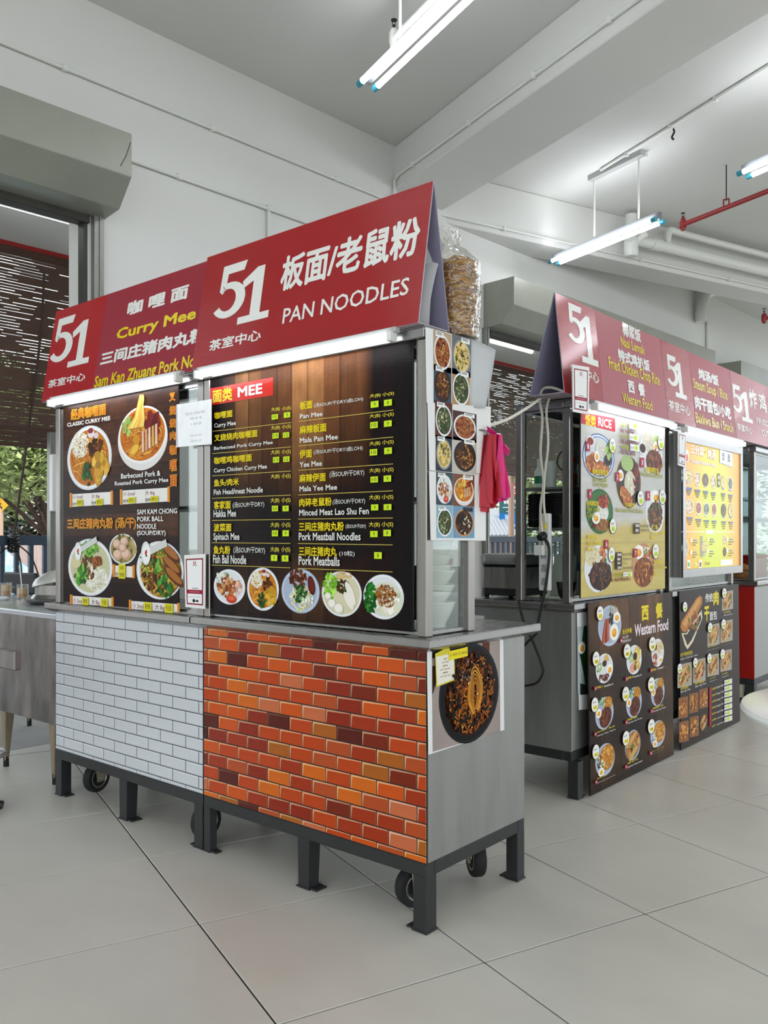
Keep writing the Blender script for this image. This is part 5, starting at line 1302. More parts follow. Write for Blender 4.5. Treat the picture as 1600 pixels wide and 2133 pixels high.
def tab(a, b): k = 1+.10*noise.noise((a*5, b*5, 1)); c = lin('a89a94'); e = .75+.25*(1-abs(a-.5)); return tuple(x*k*e for x in c)
u0, v0 = p.q(245, 1758); u1, v1 = p.q(1105, 322); p.grid(u0, v0, u1, v1, 16, 16, tab); p.build('table_print', 'print', tP)
d = Pr(plX, CP, .0045); u, v, ru, rv = d.cr(700, 1010, 393, 660)
d.pquad([(880, 366), (968, 352), (968, 520), (880, 430)], '5a3018'); d.pquad([(236, 660), (330, 640), (250, 1000), (236, 1020)], '3a2418'); d.pquad([(236, 470), (640, 408), (600, 500), (236, 560)], '17130f'); d.build('board_photo', 'print', tP)
d = Pr(plX, CP, .005); u0, v0 = d.q(320, 1010); u1, v1 = d.q(1085, 1010); vt = d.q(700, 385)[1]; vb = d.q(700, 1655)[1]
dish(d, (u0+u1)/2, (vt+vb)/2+.002, (u1-u0)/2, (vt-vb)/2, 'dark', 5, 1.6)
for k, f in enumerate(d.f): pass
d.build('dish_photo', 'print', tP)
n = Pr(plX, CP, .0102); n.pquad([(265, 928), (507, 836), (500, 590), (425, 410), (250, 500)], 'd8c838'); n.pquad([(280, 905), (495, 822), (488, 490), (262, 540)], 'e8e4d6'); n.up(1e-4)
for s, bl, tr in (('卤面', (362, 580), (400, 545)), ('LOH MEE', (338, 624), (422, 588)), ('卤伊面', (350, 668), (410, 634)), ('LOH YEE MEE', (315, 716), (440, 676)), ('卤板面', (348, 756), (410, 722)), ('LOH PAN MEE', (315, 802), (442, 762))): n.T(s, bl, tr, '9a7a3a', .01)
n.build('price_note', 'print_matte', tP)
n = Pr(plX, CP, .0112); n.pquad([(425, 588), (665, 528), (665, 410), (418, 470)], 'ecd81a'); n.up(1e-4); n.T('小 RM9 大 RM10', (432, 545), (660, 452), '5a5420', 0); n.build('price_sticker', 'print_matte', tP)

# three laminated sheets of dish photos on the glass end of the case
def photo_sheet(label, quad, z, crop, cells, right):
    t, p = sheet('photo_sheet', label, plX, quad, crop, 'paper', z=z, th=.001, group='dish sheets on the glass end')
    for k, (x0, y0, x1, y1, kind, bgc) in enumerate(cells):
        d = Pr(plX, crop, z+.0008); sl = .09*(x1-x0)
        (a, b), (c, e) = d.q((x0+x1)/2-(x1-x0)/2, (y1+y0)/2+(y1-y0)/2), d.q(x1, y0+ sl*0)
        d.rect(a, b, c, e, bgc); d.up(1e-4); u, v = (a+c)/2, (b+e)/2
        dish(d, u, v-.002, (c-a)*.47, (e-b)*.44, kind, k+int(y0), .8)
        d.up(2e-4); lx = a+(c-a)*(.45 if k % 2 else .08); d.rect(lx, e-(e-b)*.16, lx+(c-a)*.45, e-(e-b)*.03, 'efefec' if kind != 'mini_clay' else '1c1c22')
        d.up(5e-5)
        for q in (.1, .065): d.rect(lx+(c-a)*.06, e-(e-b)*q, lx+(c-a)*.36, e-(e-b)*(q-.018), '4a4a4e')
        # clip to the cell
        d.v = [(min(max(x, a), c), min(max(y, b), e), zz) for x, y, zz in d.v]
        d.build('dish_photo', 'print', t)
    return t
CA, CB = (840, 440, 4.637), (840, 880, 4.637)
S1 = photo_sheet('top sheet of dish photos with a curled corner, on the glass end', [(200, 1122), (640, 1236), (632, 1895), (212, 1850)], .006, CA,
    [(275, 1195, 447, 1530, 'mini_red', 'b9a184'), (455, 1240, 640, 1570, 'mini_yellow', '6a6c70'), (278, 1520, 447, 1850, 'mini_dark', '3a4a58'), (455, 1560, 628, 1875, 'mini_green', 'b08a5c')], 0)
# its free corner curls away from the glass
Wm = ROOT[S1].inverted(); g = G(); n_ = 8; c = Pr(plX, CA).q
rowsv = []
for i in range(n_+1):
    f = i/n_; a = c(640-8*f, 1236+(1895-1236)*f); ext = .118*(1-f)**1.0+.075*f*(1-.25*f)
    rowsv.append([Wm @ plX.pt(a[0]+ext*w_*(1-.12*w_), a[1]-.02*w_*(1-f)*w_, .006+.022*w_*w_) for w_ in (0, .2, .4, .6, .8, 1)])
g.add([p for r in rowsv for p in r], [(i*6+j, i*6+j+1, (i+1)*6+j+1, (i+1)*6+j) for i in range(n_) for j in range(5)])
me = g.mesh('curled_margin', 'paper_grey', smooth=True); o = put('curled_margin', me, S1)
md = o.modifiers.new('thickness', 'SOLIDIFY'); md.thickness = .0008
S2 = photo_sheet('middle sheet of dish photos on the glass end of the case', [(214, 1850), (826, 1892), (826-14, 2540), (232, 2505)], .0085, CA,
    [(285, 1862, 450, 2180, 'mini_green', '5a2a1a'), (456, 1965, 684, 2207, 'mini_red', '4a2a24'), (290, 2185, 448, 2505, 'mini_yellow', '26303a'), (458, 2212, 684, 2520, 'mini_dark', 'c0b8ac')], 1)
S3 = photo_sheet('bottom sheet of dish photos on the glass end of the case', [(234, 470), (782, 502), (782, 1142), (250, 1137)], .0065, CB,
    [(300, 490, 460, 795, 'pork', '3a4a50'), (463, 512, 669, 805, 'roast', '7a4a30'), (304, 808, 460, 1115, 'mini_green', '8ab0c0'), (466, 816, 669, 1116, 'mini_clay', '6a98b8')], 1)

# paper price note in a clear sleeve at the seam, and the payment cards (their codes left out)
plF = Pl((SXm, 1.945, .86), (1, 0, 0), (0, 0, 1)); CC = (100, 760, 3.949)
tN1, p = sheet('price_note', 'white paper note YEE MEE in a clear sleeve between the two menus', plF, [(1062, 325), (1343, 285), (1346, 655), (1070, 676)], CC, 'paper', cat='note')
for s, bl, tr in (('YEE MEE / MAGGI MEE', (1128, 414), (1291, 372)), ('伊面 / 唯一面', (1168, 455), (1264, 420)), ('+  RM1.00', (1175, 500), (1265, 467)), ('ADD ITEM 加料', (1165, 592), (1268, 565)), ('EGG RM1.50', (1176, 638), (1262, 612))): p.T(s, bl, tr, '2c2d32', .012)
p.line((1128, 418), (1291, 392), .0008, '55565a'); p.build('lettering', 'print_matte', tN1)['kind'] = 'stuff'
slab(tN1, 'clear_sleeve', plF, *plF.uv(100+1058/3.949, 760+680/3.949), *plF.uv(100+1352/3.949, 760+280/3.949), .0004, 'clear_sleeve', z=.003)
def card(label, pl, quad, crop, tilt=0, small=False):
    t, p = sheet('payment_card', label, pl, quad, crop, 'white_plastic', th=.004, cat='card', group='payment cards of the stalls')
    (x0, y0), (x1, y1), (x2, y2), (x3, y3) = quad
    L = lambda a, b: (x0+(x1-x0)*a+((x3-x0)*(1-a)+(x2-x1)*a)*b, y0+((y1-y0)*a)+((y3-y0)*(1-a)+(y2-y1)*a)*b)
    R_ = lambda a, b, c, d, col: p.pquad([L(a, d), L(c, d), L(c, b), L(a, b)], col)
    R_(.08, .075, .91, .94, '8c1830'); R_(.13, .10, .86, .915, 'f0efee'); R_(.13, .66, .86, .735, '9c1c34')
    p.pquad([L(.44, .185), L(.56, .185), L(.56, .13), L(.44, .13)], '9c1c34'); R_(.47, .14, .53, .17, 'f0efee')
    R_(.40, .2, .62, .21, '6a6a70'); R_(.36, .625, .66, .637, '5a5a60'); R_(.2, .79, .78, .796, '7a7a80'); R_(.24, .695, .74, .703, 'd8a0a8')
    p.pell(*L(.45, .865), abs(x1-x0)*.07, abs(x1-x0)*.085, '1c1c20', 14); R_(.55, .845, .68, .885, '26262a')
    p.build('card_print', 'print', t); return t
card('white payment card with crimson frame standing between the near stalls', plF, [(1120, 1565), (1293, 1555), (1290, 2008), (1130, 1992)], CC)
card('white payment card hung on the red Nasi Lemak sign', Pl((-1.735, 3.28, 1.8), (0, 1, 0), (0, 0, 1)), [(213, 610), (333, 630), (328, 965), (218, 945)], CR)
card('payment card fixed on the left edge of the glowing menu', Pl((RXF+.064, 4.5, 1.5), (0, 1, 0), (0, 0, 1)), [(130, 215), (222, 238), (214, 640), (130, 612)], (1390, 860, 5.614))
# poster strip left uncovered beside the Western Food board
plE = Pl((RXF+.004, 3.40, .2), (0, 1, 0), (0, 0, 1)); CE = (1070, 1180, 7.112)
tE, p = sheet('food_poster', 'poster with an egg on a leaf, mostly covered by the Western Food board', plE, [(938, 690), (1180, 655), (1160, 2110), (968, 2125)], CE)
p.pquad([(945, 880), (1180, 868), (1180, 2), (1180, 2)], 'e6e6e4') if 0 else None
p.pquad([(948, 1880), (1165, 1870), (1178, 880), (942, 895)], 'b9c2c4'); p.up(5e-5)
p.pquad([(1000, 1180), (1060, 1800), (1165, 1800), (1178, 880), (1040, 880)], '2a4a24'); p.pquad([(965, 1250), (1050, 1650), (1090, 1500), (1000, 1230)], '1f3a1c'); p.pquad([(985, 1900), (1165, 1890), (1165, 1780), (985, 1730)], '2a2c2c')
u, v, ru, rv = p.cr(1010, 1205, 52, 92); p.up(5e-5); egg(p, u, v, ru, rv); p.build('photo_print', 'print', tE)

# ------------------------------------------------------------------ things on and in the near stall
def noodle_cake(r, rx, ry, h, n=46):
    g = G()
    for _ in range(n):
        t = r.uniform(0, 2*pi); k = r.uniform(.55, .97); z = r.uniform(0, h); pts = []; a = t; st = r.choice((-1, 1))*r.uniform(.16, .4); kk = k
        for i in range(9):
            a += st; kk += r.uniform(-.1, .1); kk = min(.98, max(.3, kk)); z += r.uniform(-.009, .009); z = min(h, max(0, z))
            pts.append((cos(a)*rx*kk, sin(a)*ry*kk, z))
        g.tube(bez(pts, 3), .0021, 4, False)
    for _ in range(n//3):                      # loops lying on top
        cx, cy, R_ = r.uniform(-.5, .5)*rx, r.uniform(-.5, .5)*ry, r.uniform(.25, .5)*rx
        g.tube([(cx+cos(q)*R_, cy+sin(q)*R_, h+.003*sin(3*q)) for q in [i*.6 for i in range(10)]], .0021, 4, False)
    return g
bagp = (-1.545, 2.160, 1.766)
t = thing('noodle_bag', 'clear bag of dried yellow noodle cakes standing behind the pan noodle sign', 'noodle bag', bagp)
r = random.Random(8)
G().lathe([(0, .004), (.058, .004), (.062, .02), (.062, .215), (.05, .23), (0, .235)], n=18).build('noodle_core', mat('noodle_dark', '8a5a1e', .6, noise_amt=.4, scale=80), t, smooth=True)
for k in range(5):
    o = noodle_cake(r, .073, .068, .043, 60).build('noodle_cake', 'noodle', t, smooth=True, loc=(r.uniform(-.003, .003), 0, .006+k*.047)); o['kind'] = 'stuff'
g = G(); n = 36; prof = [(.0, .0), (.057, .001), (.061, .02), (.063, .1), (.062, .18), (.060, .235), (.050, .262), (.034, .278), (.022, .288), (.022, .298), (.034, .318), (.04, .34)]
for i, (rad, z) in enumerate(prof):
    for j in range(n):
        a = 2*pi*j/n; rad_ = rad*1.3 if z < .25 else rad*1.12; w_ = 1+(.03+.25*(z > .27)+.12*(z > .24))*noise.noise((cos(a)*3, sin(a)*3, z*26))*1.3
        lean = max(0, z-.25)*-.5
        g.v.append((cos(a)*rad_*w_+lean*.8, sin(a)*rad_*w_+lean*.2, z+.012*noise.noise((a*2, z*9, 4))*(z > .25)))
for i in range(len(prof)-1):
    for j in range(n): g.f.append((i*n+j, i*n+(j+1) % n, (i+1)*n+(j+1) % n, (i+1)*n+j)); g.mi.append(0)
g.build('clear_bag', 'clear_bag', t, smooth=True)
# loose strips of card inside the fold of the sign
for k, (y, w_, h, a) in enumerate(((1.985, .07, .26, .25), (2.02, .05, .30, -.05), (2.005, .06, .2, .5))):
    o = thing('card_strip', ('wide', 'tall upright', 'short bent')[k]+' strip of grey card tucked in the open end of the pan noodle sign', 'card', (-1.535-.02*k, y, 1.772))
    g = G(); N_ = 8
    for i in range(N_+1):
        f = i/N_; yy = a*.22*f*f; g.v += [(-w_, yy, h*f), (.0+.025*f, yy+.02, h*f)]
    g.f += [(2*i, 2*i+1, 2*i+3, 2*i+2) for i in range(N_)]; g.mi += [0]*N_
    me = g.mesh('strip', 'paper_grey', smooth=True); s = put('strip', me, o); md = s.modifiers.new('thickness', 'SOLIDIFY'); md.thickness = .0015

# pink and red carrier bags on a hook
hk = atX(1014, 905, -1.48)
t = thing('carrier_bags', 'bunch of pink and red plastic carrier bags hanging beside the dish sheets', 'plastic bags', hk)
G().tube(bez([(-.02, -.05, .01), (-.005, -.01, .012), (.008, 0, .0), (.004, .012, -.012)], 5), .003, 6).build('hook', 'steel', t, smooth=True)
r = random.Random(3)
def bagleaf(w0, w1, h, x, y, sk, m, name, ph):
    g = G(); nu, nv = 10, 9
    for s in (0, 1):
        for j in range(nv+1):
            f = j/nv; w_ = w0+(w1-w0)*min(1, f*1.5)**.7
            for i in range(nu+1):
                a = i/nu-.5
                g.v.append((x+.012*sin(a*9+ph+f*2)*(.4+f)+s*.004, y+a*w_+sk*f, -h*f-.012*abs(a)*2*(f > .9)+.006*sin(a*14+ph)*(f > .8)))
    k = (nu+1)*(nv+1)
    for s in (0, 1):
        g.f += [(s*k+j*(nu+1)+i, s*k+j*(nu+1)+i+1, s*k+(j+1)*(nu+1)+i+1, s*k+(j+1)*(nu+1)+i) for j in range(nv) for i in range(nu)]
    g.mi += [0]*(2*nu*nv); return g.build(name, m, t, smooth=True)
for k in range(4): bagleaf(.02, .052-.004*k, .235-.014*k, -.012+.011*k, .006+.003*k, -.012+.003*k, 'red_plastic', 'red_bag', k*1.4)
bagleaf(.02, .048, .19, .030, .026, .012, 'pink_plastic', 'pink_bag', 1); bagleaf(.02, .045, .20, .018, .024, .014, 'pink_plastic', 'pink_bag', 2.2)
g = G()
for k, (a, b, c, d) in enumerate((((.0, .0, .02), (.015, .03, .0), (.02, .07, -.035), (.02, .092, -.045)), ((.0, .0, .015), (.012, .03, -.02), (.015, .06, -.06), (.015, .07, -.085)), ((.004, .0, .02), (.01, .02, -.02), (.012, .03, -.06), (.01, .03, -.1)))):
    P = bez([a, b, c, d], 4); w_ = (.018, .022, .014)[k]
    for i, q in enumerate(P):
        ww_ = w_*(.5+.6*i/len(P)); kk = len(g.v); g.v += [(q.x-.004, q.y-ww_*.3, q.z+ww_), (q.x+.008, q.y, q.z), (q.x-.004, q.y+ww_*.3, q.z-ww_)]
        if i: g.f += [(kk-3, kk-2, kk+1, kk), (kk-2, kk-1, kk+2, kk+1)]; g.mi += [0, 0]
g.build('bag_handles', 'pink_plastic', t, smooth=True)

# bowls behind the glass end
def bowl_mesh(R_, h, seed):
    pr = [(0, .004), (R_*.42, .004), (R_*.45, 0), (R_*.5, 0), (R_*.5, .01), (R_*.72, h*.45), (R_*.93, h*.85), (R_, h), (R_*.98, h+.003), (R_*.95, h), (R_*.68, h*.48), (R_*.45, .016), (0, .012)]
    return G().lathe(pr, n=28).mesh('bowl', 'porcelain', smooth=True)
z = .8755
for k, (R_, h, st, lab, tl) in enumerate(((.062, .075, .066, 'large pale bowl with leaf pattern at the foot of the bowl stack', 0), (.058, .06, .045, 'cream bowl second from the foot of the bowl stack', .04), (.056, .06, .018, 'cream bowl third from the foot, leaning in the stack', .12), (.05, .045, .03, 'small bowl fourth from the foot of the stack', -.04), (.052, .045, .024, 'white bowl with a red rooster mark in the stack', .03), (.052, .045, .02, 'white bowl second from the top of the stack', -.05), (.054, .04, .05, 'topmost white bowl of the stack behind the glass', .05))):
    t = thing('bowl', lab, 'bowl', (-1.586, 2.116, z), 0, 'bowls stacked in the near glass case'); b = put('body', bowl_mesh(R_, h, k), t, (0, 0, 0), (0, tl, 0))
    if k == 4: G().hexa([(.040, .010, .016), (.044, .026, .016), (.045, .026, .018), (.041, .010, .018)], [(.048, .012, .034), (.046, .024, .036), (.050, .024, .036), (.050, .012, .034)]).build('rooster_mark', 'red_paint', t)
    z += st+.004
t = thing('food_tray', 'steel tray of orange noodles inside the near glass case', 'tray', (-1.70, 2.03, .8615))
G().box(-.1, .1, -.05, .05, 0, .002).box(-.1, .1, -.05, -.048, 0, .04).box(-.1, .1, .048, .05, 0, .04).box(-.1, -.098, -.05, .05, 0, .04).box(.098, .1, -.05, .05, 0, .04).build('tray', 'steel_bright', t)
o = noodle_cake(random.Random(5), .07, .04, .04, 40).build('noodles', 'grocery_orange', t, smooth=True, loc=(0, 0, .006)); o['kind'] = 'stuff'

# white cable from the near stall to the right row
a = V((-1.51, 2.26, 1.50)); b = atY(1128, 829, 3.34)
o = G().tube(bez([(0, 0, 0), (b-a)*.33+V((0, 0, -.015)), (b-a)*.66+V((0, 0, -.012)), b-a], 8), .006, 6).build('cable', 'cable_white', loc=a, smooth=True)
tag(o, 'white cable strung from the near stall across to the rice stall', 'cable')

# ------------------------------------------------------------------ end of the right row
YE = 3.352; CK = (1060, 560, 2.88); CX = (1070, 1180, 7.112)
def path(pts, crop, Y, rel, offs=None):
    return [atY(crop[0]+x/crop[2], crop[1]+y/crop[2], Y+(offs[i] if offs else 0))-V(rel) for i, (x, y) in enumerate(pts)]
o0 = atY(1192, 815, 3.30)
for lab, pts, m, w_, cr_ in (('white cable looping from under the Nasi Lemak sign down to the power strip', [(330, 738), (262, 714), (205, 722), (186, 790), (202, 900), (190, 1100), (208, 1280), (190, 1440), (200, 1580), (214, 1672)], 'cable_white', .0062, CK),
        ('second white cable dropping straight to the top of the power strip', [(242, 775), (226, 860), (236, 1050), (214, 1250), (210, 1400), (222, 1520)], 'cable_white', .0055, CK),
        ('black cable from the power strip plug down behind the brick stall', [(200, 1610), (236, 1650), (242, 1730), (222, 1900), (192, 2040), (172, 2140), (165, 2185), (110, 2240), (50, 2310)], 'cable_black', .0062, CK),
        ('black cable loop hanging against the dark end of the rice stall', [(60, 1990), (70, 2050), (95, 2130), (150, 2250), (192, 2360), (205, 2420), (170, 2480), (110, 2500), (40, 2503)], 'cable_black', .0055, CK)):
    P = path(pts, cr_, YE, (0, 0, 0)); a = P[0].copy()
    o = G().tube(bez([q-a for q in P], 6), w_, 7).build('cable', m, loc=a, smooth=True); tag(o, lab, 'cable')
c0 = atY(1060+208/2.88, 560+1560/2.88, 3.372)
t = thing('power_strip', 'white multi-socket power strip hanging on the glass end of the rice stall', 'power strip', atY(1060+218/2.88, 560+1930/2.88, 3.372), 0)
w_ = .026; H_ = .345
B('body', 'white_plastic', t, -w_, w_, -.012, .016, 0, H_, .006, seg=2)
for k in range(4):
    z = .04+k*.06
    G().box(-.014, .014, -.0135, -.0119, z-.018, z+.018).build('socket', 'grey_plastic', t)
    for s, x in ((0, -.007), (0, .007), (1, 0)): G().box(x-.0018, x+.0018, -.0142, -.0134, z-.008+s*.012, z-.003+s*.014).build('slot', 'black', t)
B('switch', 'yellow_tape', t, .0, .012, -.016, -.012, H_-.07, H_-.045, .001)
t = thing('plug', 'black plug in the top of the power strip', 'plug', atY(1060+200/2.88, 560+1605/2.88, 3.345)); G().lathe([(0, -.025), (.014, -.024), (.02, -.01), (.02, .012), (.012, .02), (0, .022)], n=12, axis=(0, 1, .3)).build('body', 'black', t, smooth=True)
t = thing('plug', 'white square plug below the black plug on the power strip', 'plug', atY(1060+188/2.88, 560+1690/2.88, 3.345)); B('body', 'white_plastic', t, -.024, .02, -.014, .014, -.022, .024, .005, seg=2)

t = thing('rice_cooker', 'square steel rice cooker with black rim behind the rice stall case', 'cooker', (-2.215, 3.60, .8625))
rr = lambda a, b, z0, z1: [(-a+.03, -b, 0), (a-.03, -b, 0), (a, -b+.03, 0), (a, b-.03, 0), (a-.03, b, 0), (-a+.03, b, 0), (-a, b-.03, 0), (-a, -b+.03, 0)]
def rbox(name, m, a, b, z0, z1, bev=.004): return G().prism([(p[0], p[1]) for p in rr(a, b, 0, 0)], (0, 0, z0), (1, 0, 0), (0, 1, 0), (0, 0, z1-z0)).build(name, m, t, bevel=bev, seg=2)
rbox('base', 'black', .118, .138, .012, .045); rbox('body', 'steel', .122, .142, .045, .148); rbox('band', 'black_gloss', .119, .139, .148, .158); rbox('lid', 'steel_side', .124, .144, .158, .212, .018)
for x in (-.09, .09):
    for y in (-.11, .11): G().lathe([(0, 0), (.012, 0), (.012, .014), (0, .014)], (x, y, 0), 10).build('foot', 'rubber', t)
t = thing('notice_label', 'small white warning label on the rear of the rice stall', 'label', (-2.31, 3.399, .76)); B('sheet', 'paper', t, -.025, .05, -.002, 0, -.012, .02, 0); B('lower_label', 'yellow_tape', t, -.025, .06, -.002, 0, -.035, -.016, 0)

# inside the rice stall's case
t = thing('toaster_oven', 'black ribbed oven on the lower shelf in the rice stall case', 'oven', (-1.95, 3.56, 1.20))
B('body', 'black', t, -.11, .11, -.1, .1, 0, .155, .006)
for k in range(9): B('rib', 'black_gloss', t, -.105, .105, -.106, -.1, .012+k*.0155, .020+k*.0155, 0)
B('lower_shelf', 'steel_side', s_rice, .03, 1.0, .03, .285, 1.185, 1.197)
def lathe_thing(name, lab, cat, loc, prof, m, extra=()):
    t = thing(name, lab, cat, loc); G().lathe(prof, n=18).build('body', m, t, smooth=True)
    for n_, pf, mm in extra: G().lathe(pf, n=18).build(n_, mm, t, smooth=True)
    return t
lathe_thing('bottle', 'green and white bottle on the upper shelf of the rice stall', 'bottle', (-2.02, 3.50, 1.383), [(0, 0), (.022, 0), (.024, .005), (.024, .075), (.01, .1), (.01, .12), (0, .12)], 'white_plastic', [('wrapper', [(.0245, .02), (.0245, .055)], 'green_plastic'), ('cap', [(.011, .118), (.011, .135), (0, .135)], 'white_plastic')])
lathe_thing('cup', 'white tall cup beside the green bottle in the rice stall', 'cup', (-1.96, 3.50, 1.383), [(0, 0), (.024, 0), (.032, .12), (.03, .12), (.022, .006), (0, .006)], 'white_plastic')
lathe_thing('jar', 'clear jar with red lid on the upper shelf of the rice stall', 'jar', (-1.87, 3.52, 1.383), [(0, 0), (.035, 0), (.037, .1), (.03, .115), (0, .115)], 'glass_mug', [('lid', [(.032, .115), (.032, .135), (0, .135)], 'red_plastic'), ('sauce', [(0, .004), (.032, .004), (.033, .06), (0, .06)], 'red_paint')])
lathe_thing('bowl', 'black bowl on the worktop inside the rice stall case', 'bowl', (-1.862, 3.47, .8755), [(0, 0), (.028, 0), (.038, .02), (.047, .075), (.045, .075), (.035, .02), (0, .006)], 'black_gloss')
t = thing('cutting_board', 'cream cutting board leaning inside the rice stall case', 'board', (-1.95, 3.58, .8755)); put('board', G().box(-.06, .06, -.006, .006, 0, .2).mesh('board', 'porcelain', bevel=.004), t, rot=(-.25, 0, 0))
t = thing('tub', 'blue lidded tub at the back of the rice stall case', 'tub', (-1.87, 3.72, .8755)); B('body', 'white_plastic', t, -.05, .05, -.05, .05, 0, .12, .008); B('lid', mat('blue_lid', '2f6fa8', .4), t, -.052, .052, -.052, .052, .12, .16, .008)
for s_, y0 in ((s_rice, 0), (s_soup, 0)): B('back_panel', 'steel_side', s_, .5 if s_ is s_rice else .25, 1.0, .286, .29, .862, 1.72, 0)  # panels added to block the bright sky behind these two cases
B('dark_gap_sheet', 'black', s_soup, .02, .025, .03, .25, .9, 1.7, 0)  # black sheet stands in for the shade in the gap between stalls
t = thing('wire_loop', 'black wire loop hanging inside the rice stall case', 'wire', (-1.86, 3.47, 1.50)); G().tube([(cos(a)*.05, 0, sin(a)*.05) for a in [i*.33 for i in range(20)]], .003, 5).build('loop', 'cable_black', t, smooth=True)

# the red stall's case
B('back_panel', 'teal_metal', s_red, .04, 1.55, .47, .478, .862, 1.72, 0)
t = thing('food_box', 'pale teal tub on the upper shelf of the red stall', 'tub', (-2.05, 6.35, 1.293)); B('body', mat('teal_tub', '9dbcc0', .4), t, -.12, .12, -.22, .22, 0, .12, .01); B('lid', mat('teal_lid', '7a9ea4', .4), t, -.125, .125, -.225, .225, .12, .14, .006)
for k, (y, m, h) in enumerate(((6.05, 'teal_metal', .26), (6.2, 'grey_plastic', .3), (6.35, 'teal_metal', .22), (6.5, 'grey_plastic', .28))):
    lathe_thing('canister', ('first', 'second', 'third', 'fourth')[k]+' tall canister from the left inside the red stall', 'canister', (-2.1, y, .862), [(0, 0), (.06, 0), (.06, h), (.05, h+.02), (0, h+.02)], m)
t = thing('crate', 'red plastic crate inside the red stall case', 'crate', (-1.98, 6.42, .862)); B('body', 'red_panel', t, -.08, .08, -.16, .16, 0, .15, .006); B('rim', 'red_plastic', t, -.09, .09, -.17, .17, .15, .165, .004)
for k in range(5):
    r = random.Random(k); t = thing('fried_piece', 'golden fried piece '+('nearest the red panel', 'behind the front post', 'on the left of the pile', 'topmost of the pile', 'by the glass')[k], 'fried food', (-1.9-.05*(k % 2), 6.02+.05*k, .862+(.05 if k == 3 else 0)))
    g = G().lathe([(0, 0), (.03, .004), (.045, .02), (.04, .045), (.02, .058), (0, .06)], n=10); g.v = [(x*(1+r.uniform(-.2, .2)), y*(1+r.uniform(-.2, .2)), z) for x, y, z in g.v]; g.build('body', 'grocery_orange', t, smooth=True)
# ------------------------------------------------------------------ left corner: steel table with drinks
t = thing('steel_table', 'stained steel work table beside the white tiled stall', 'table', (-3.655, 2.0, 0))
g = G().prism([(0, .775), (0, .798), (.004, .802), (.62, .802), (.62, .775)], (-1.45, 0, 0), (0, 1, 0), (0, 0, 1), (1.45, 0, 0)); g.build('table_top', 'table_steel', t, bevel=.002)
B('front_panel', 'steel_stained', t, -1.44, -.008, .012, .02, .285, .775); B('side_panel', 'steel_stained', t, -.016, -.008, .02, .6, .285, .775)
for x, y in ((-.118, .02), (-.60, .02), (-.60, .55), (-.118, .55), (-1.40, .55)):
    g = G().hexa([(x+.014, y+.008, .03), (x+.036, y+.008, .03), (x+.036, y+.03, .03), (x+.014, y+.03, .03)], [(x, y, .29), (x+.058, y, .29), (x+.058, y+.05, .29), (x, y+.05, .29)])
    l = g.build('leg', 'steel_leg', t, bevel=.003); G().lathe([(0, 0), (.014, 0), (.014, .05), (0, .05)], (x+.025, y+.02, 0), 10).build('foot', 'rubber', l)
pb = atz(122, 1256, .802)
t = thing('cooking_pot', 'wide steel pan and pot with tilted grey lid on the steel table', 'pot', pb)
G().lathe([(0, .0), (.13, .0), (.165, .01), (.185, .022), (.187, .026), (.14, .03), (.125, .05), (0, .05)], n=36).build('pan', 'steel_bright', t, smooth=True)
G().lathe([(.118, .04), (.12, .1), (.125, .103), (.118, .104), (.112, .1)], n=32).build('pot_rim', 'steel', t, smooth=True)
g = G().lathe([(.128, 0), (.134, .004), (.128, .02), (.11, .042), (.085, .052), (.075, .06), (.03, .07), (0, .072)], n=32); put('lid', g.mesh('lid', 'pot_grey', smooth=True), t, (0, 0, .108), (.12, -.16, 0))
def mug(lab, pos, sp=True, fill=.06):
    t = thing('glass_mug', lab, 'mug', pos, 0, 'glass mugs of milk tea')
    R_ = .033; G().lathe([(0, 0), (R_*.9, 0), (R_*.95, .004), (R_, .082), (R_*.95, .083), (R_*.88, .008), (0, .008)], n=20).build('glass', 'glass_mug', t, smooth=True)
    G().lathe([(0, .009), (R_*.86, .009), (R_*.9, fill*.5)], n=20).build('tea', 'tea', t, smooth=True); G().lathe([(R_*.9, fill*.5), (R_*.925, fill), (0, fill)], n=20).build('milk', 'milk_foam', t, smooth=True)
    G().tube(bez([(-R_*.7, -R_*.7, .065), (-R_*1.4, -R_*1.2, .066), (-R_*1.7, -R_*1.3, .04), (-R_*1.4, -R_*1.2, .016), (-R_*.7, -R_*.7, .018)], 4), .004, 7).build('handle', 'glass_mug', t, smooth=True)
    if sp: G().tube([(0, 0, .02), (-.01, -.005, .12), (-.02, -.01, .19)], .0035, 6).build('spoon', 'porcelain', t, smooth=True)
mug('glass mug of milk tea with a spoon, right of the pair on the steel table', atz(47, 1247, .803)); mug('glass mug of milk tea at the left edge on the steel table', atz(13, 1243, .803), False, .07)
tp = atz(40, 1240, .803)
t = thing('tray_stand', 'black tray standing behind the tea mugs', 'tray', tp+V((-.12, .1, 0)), .1); B('tray', 'tray_dark', t, -.22, .12, -.02, .02, 0, .13, .01)
t = thing('napkin', 'crumpled white napkin at the table edge by the mugs', 'napkin', atz(4, 1250, .803)); g = G().lathe([(0, 0), (.03, .0), (.04, .012), (.02, .02), (0, .018)], n=9); g.v = [(x*1.3+.01*noise.noise((x*90, y*90, 1)), y+.01*noise.noise((x*90, y*90, 5)), z) for x, y, z in g.v]; g.build('paper', 'paper', t)
t = thing('tray_rail', 'end of a steel tray rail at the left edge', 'rail', (-3.228, 1.588, 0))
B('rail', 'steel_stained', t, -1.2, 0, 0, .03, .635, .71, .004)
for x in (-1.1, -.5): B('leg', 'steel_leg', t, x, x+.035, .0, .03, 0, .635)
sp = atz(-64, 1690, 0); sp.z = 0
t = thing('stool', 'black star-footed stool mostly outside the left edge', 'stool', sp)
e = atz(15, 1687, 0)-sp; e.z = 0; L = e.length; a0 = math.atan2(e.y, e.x)
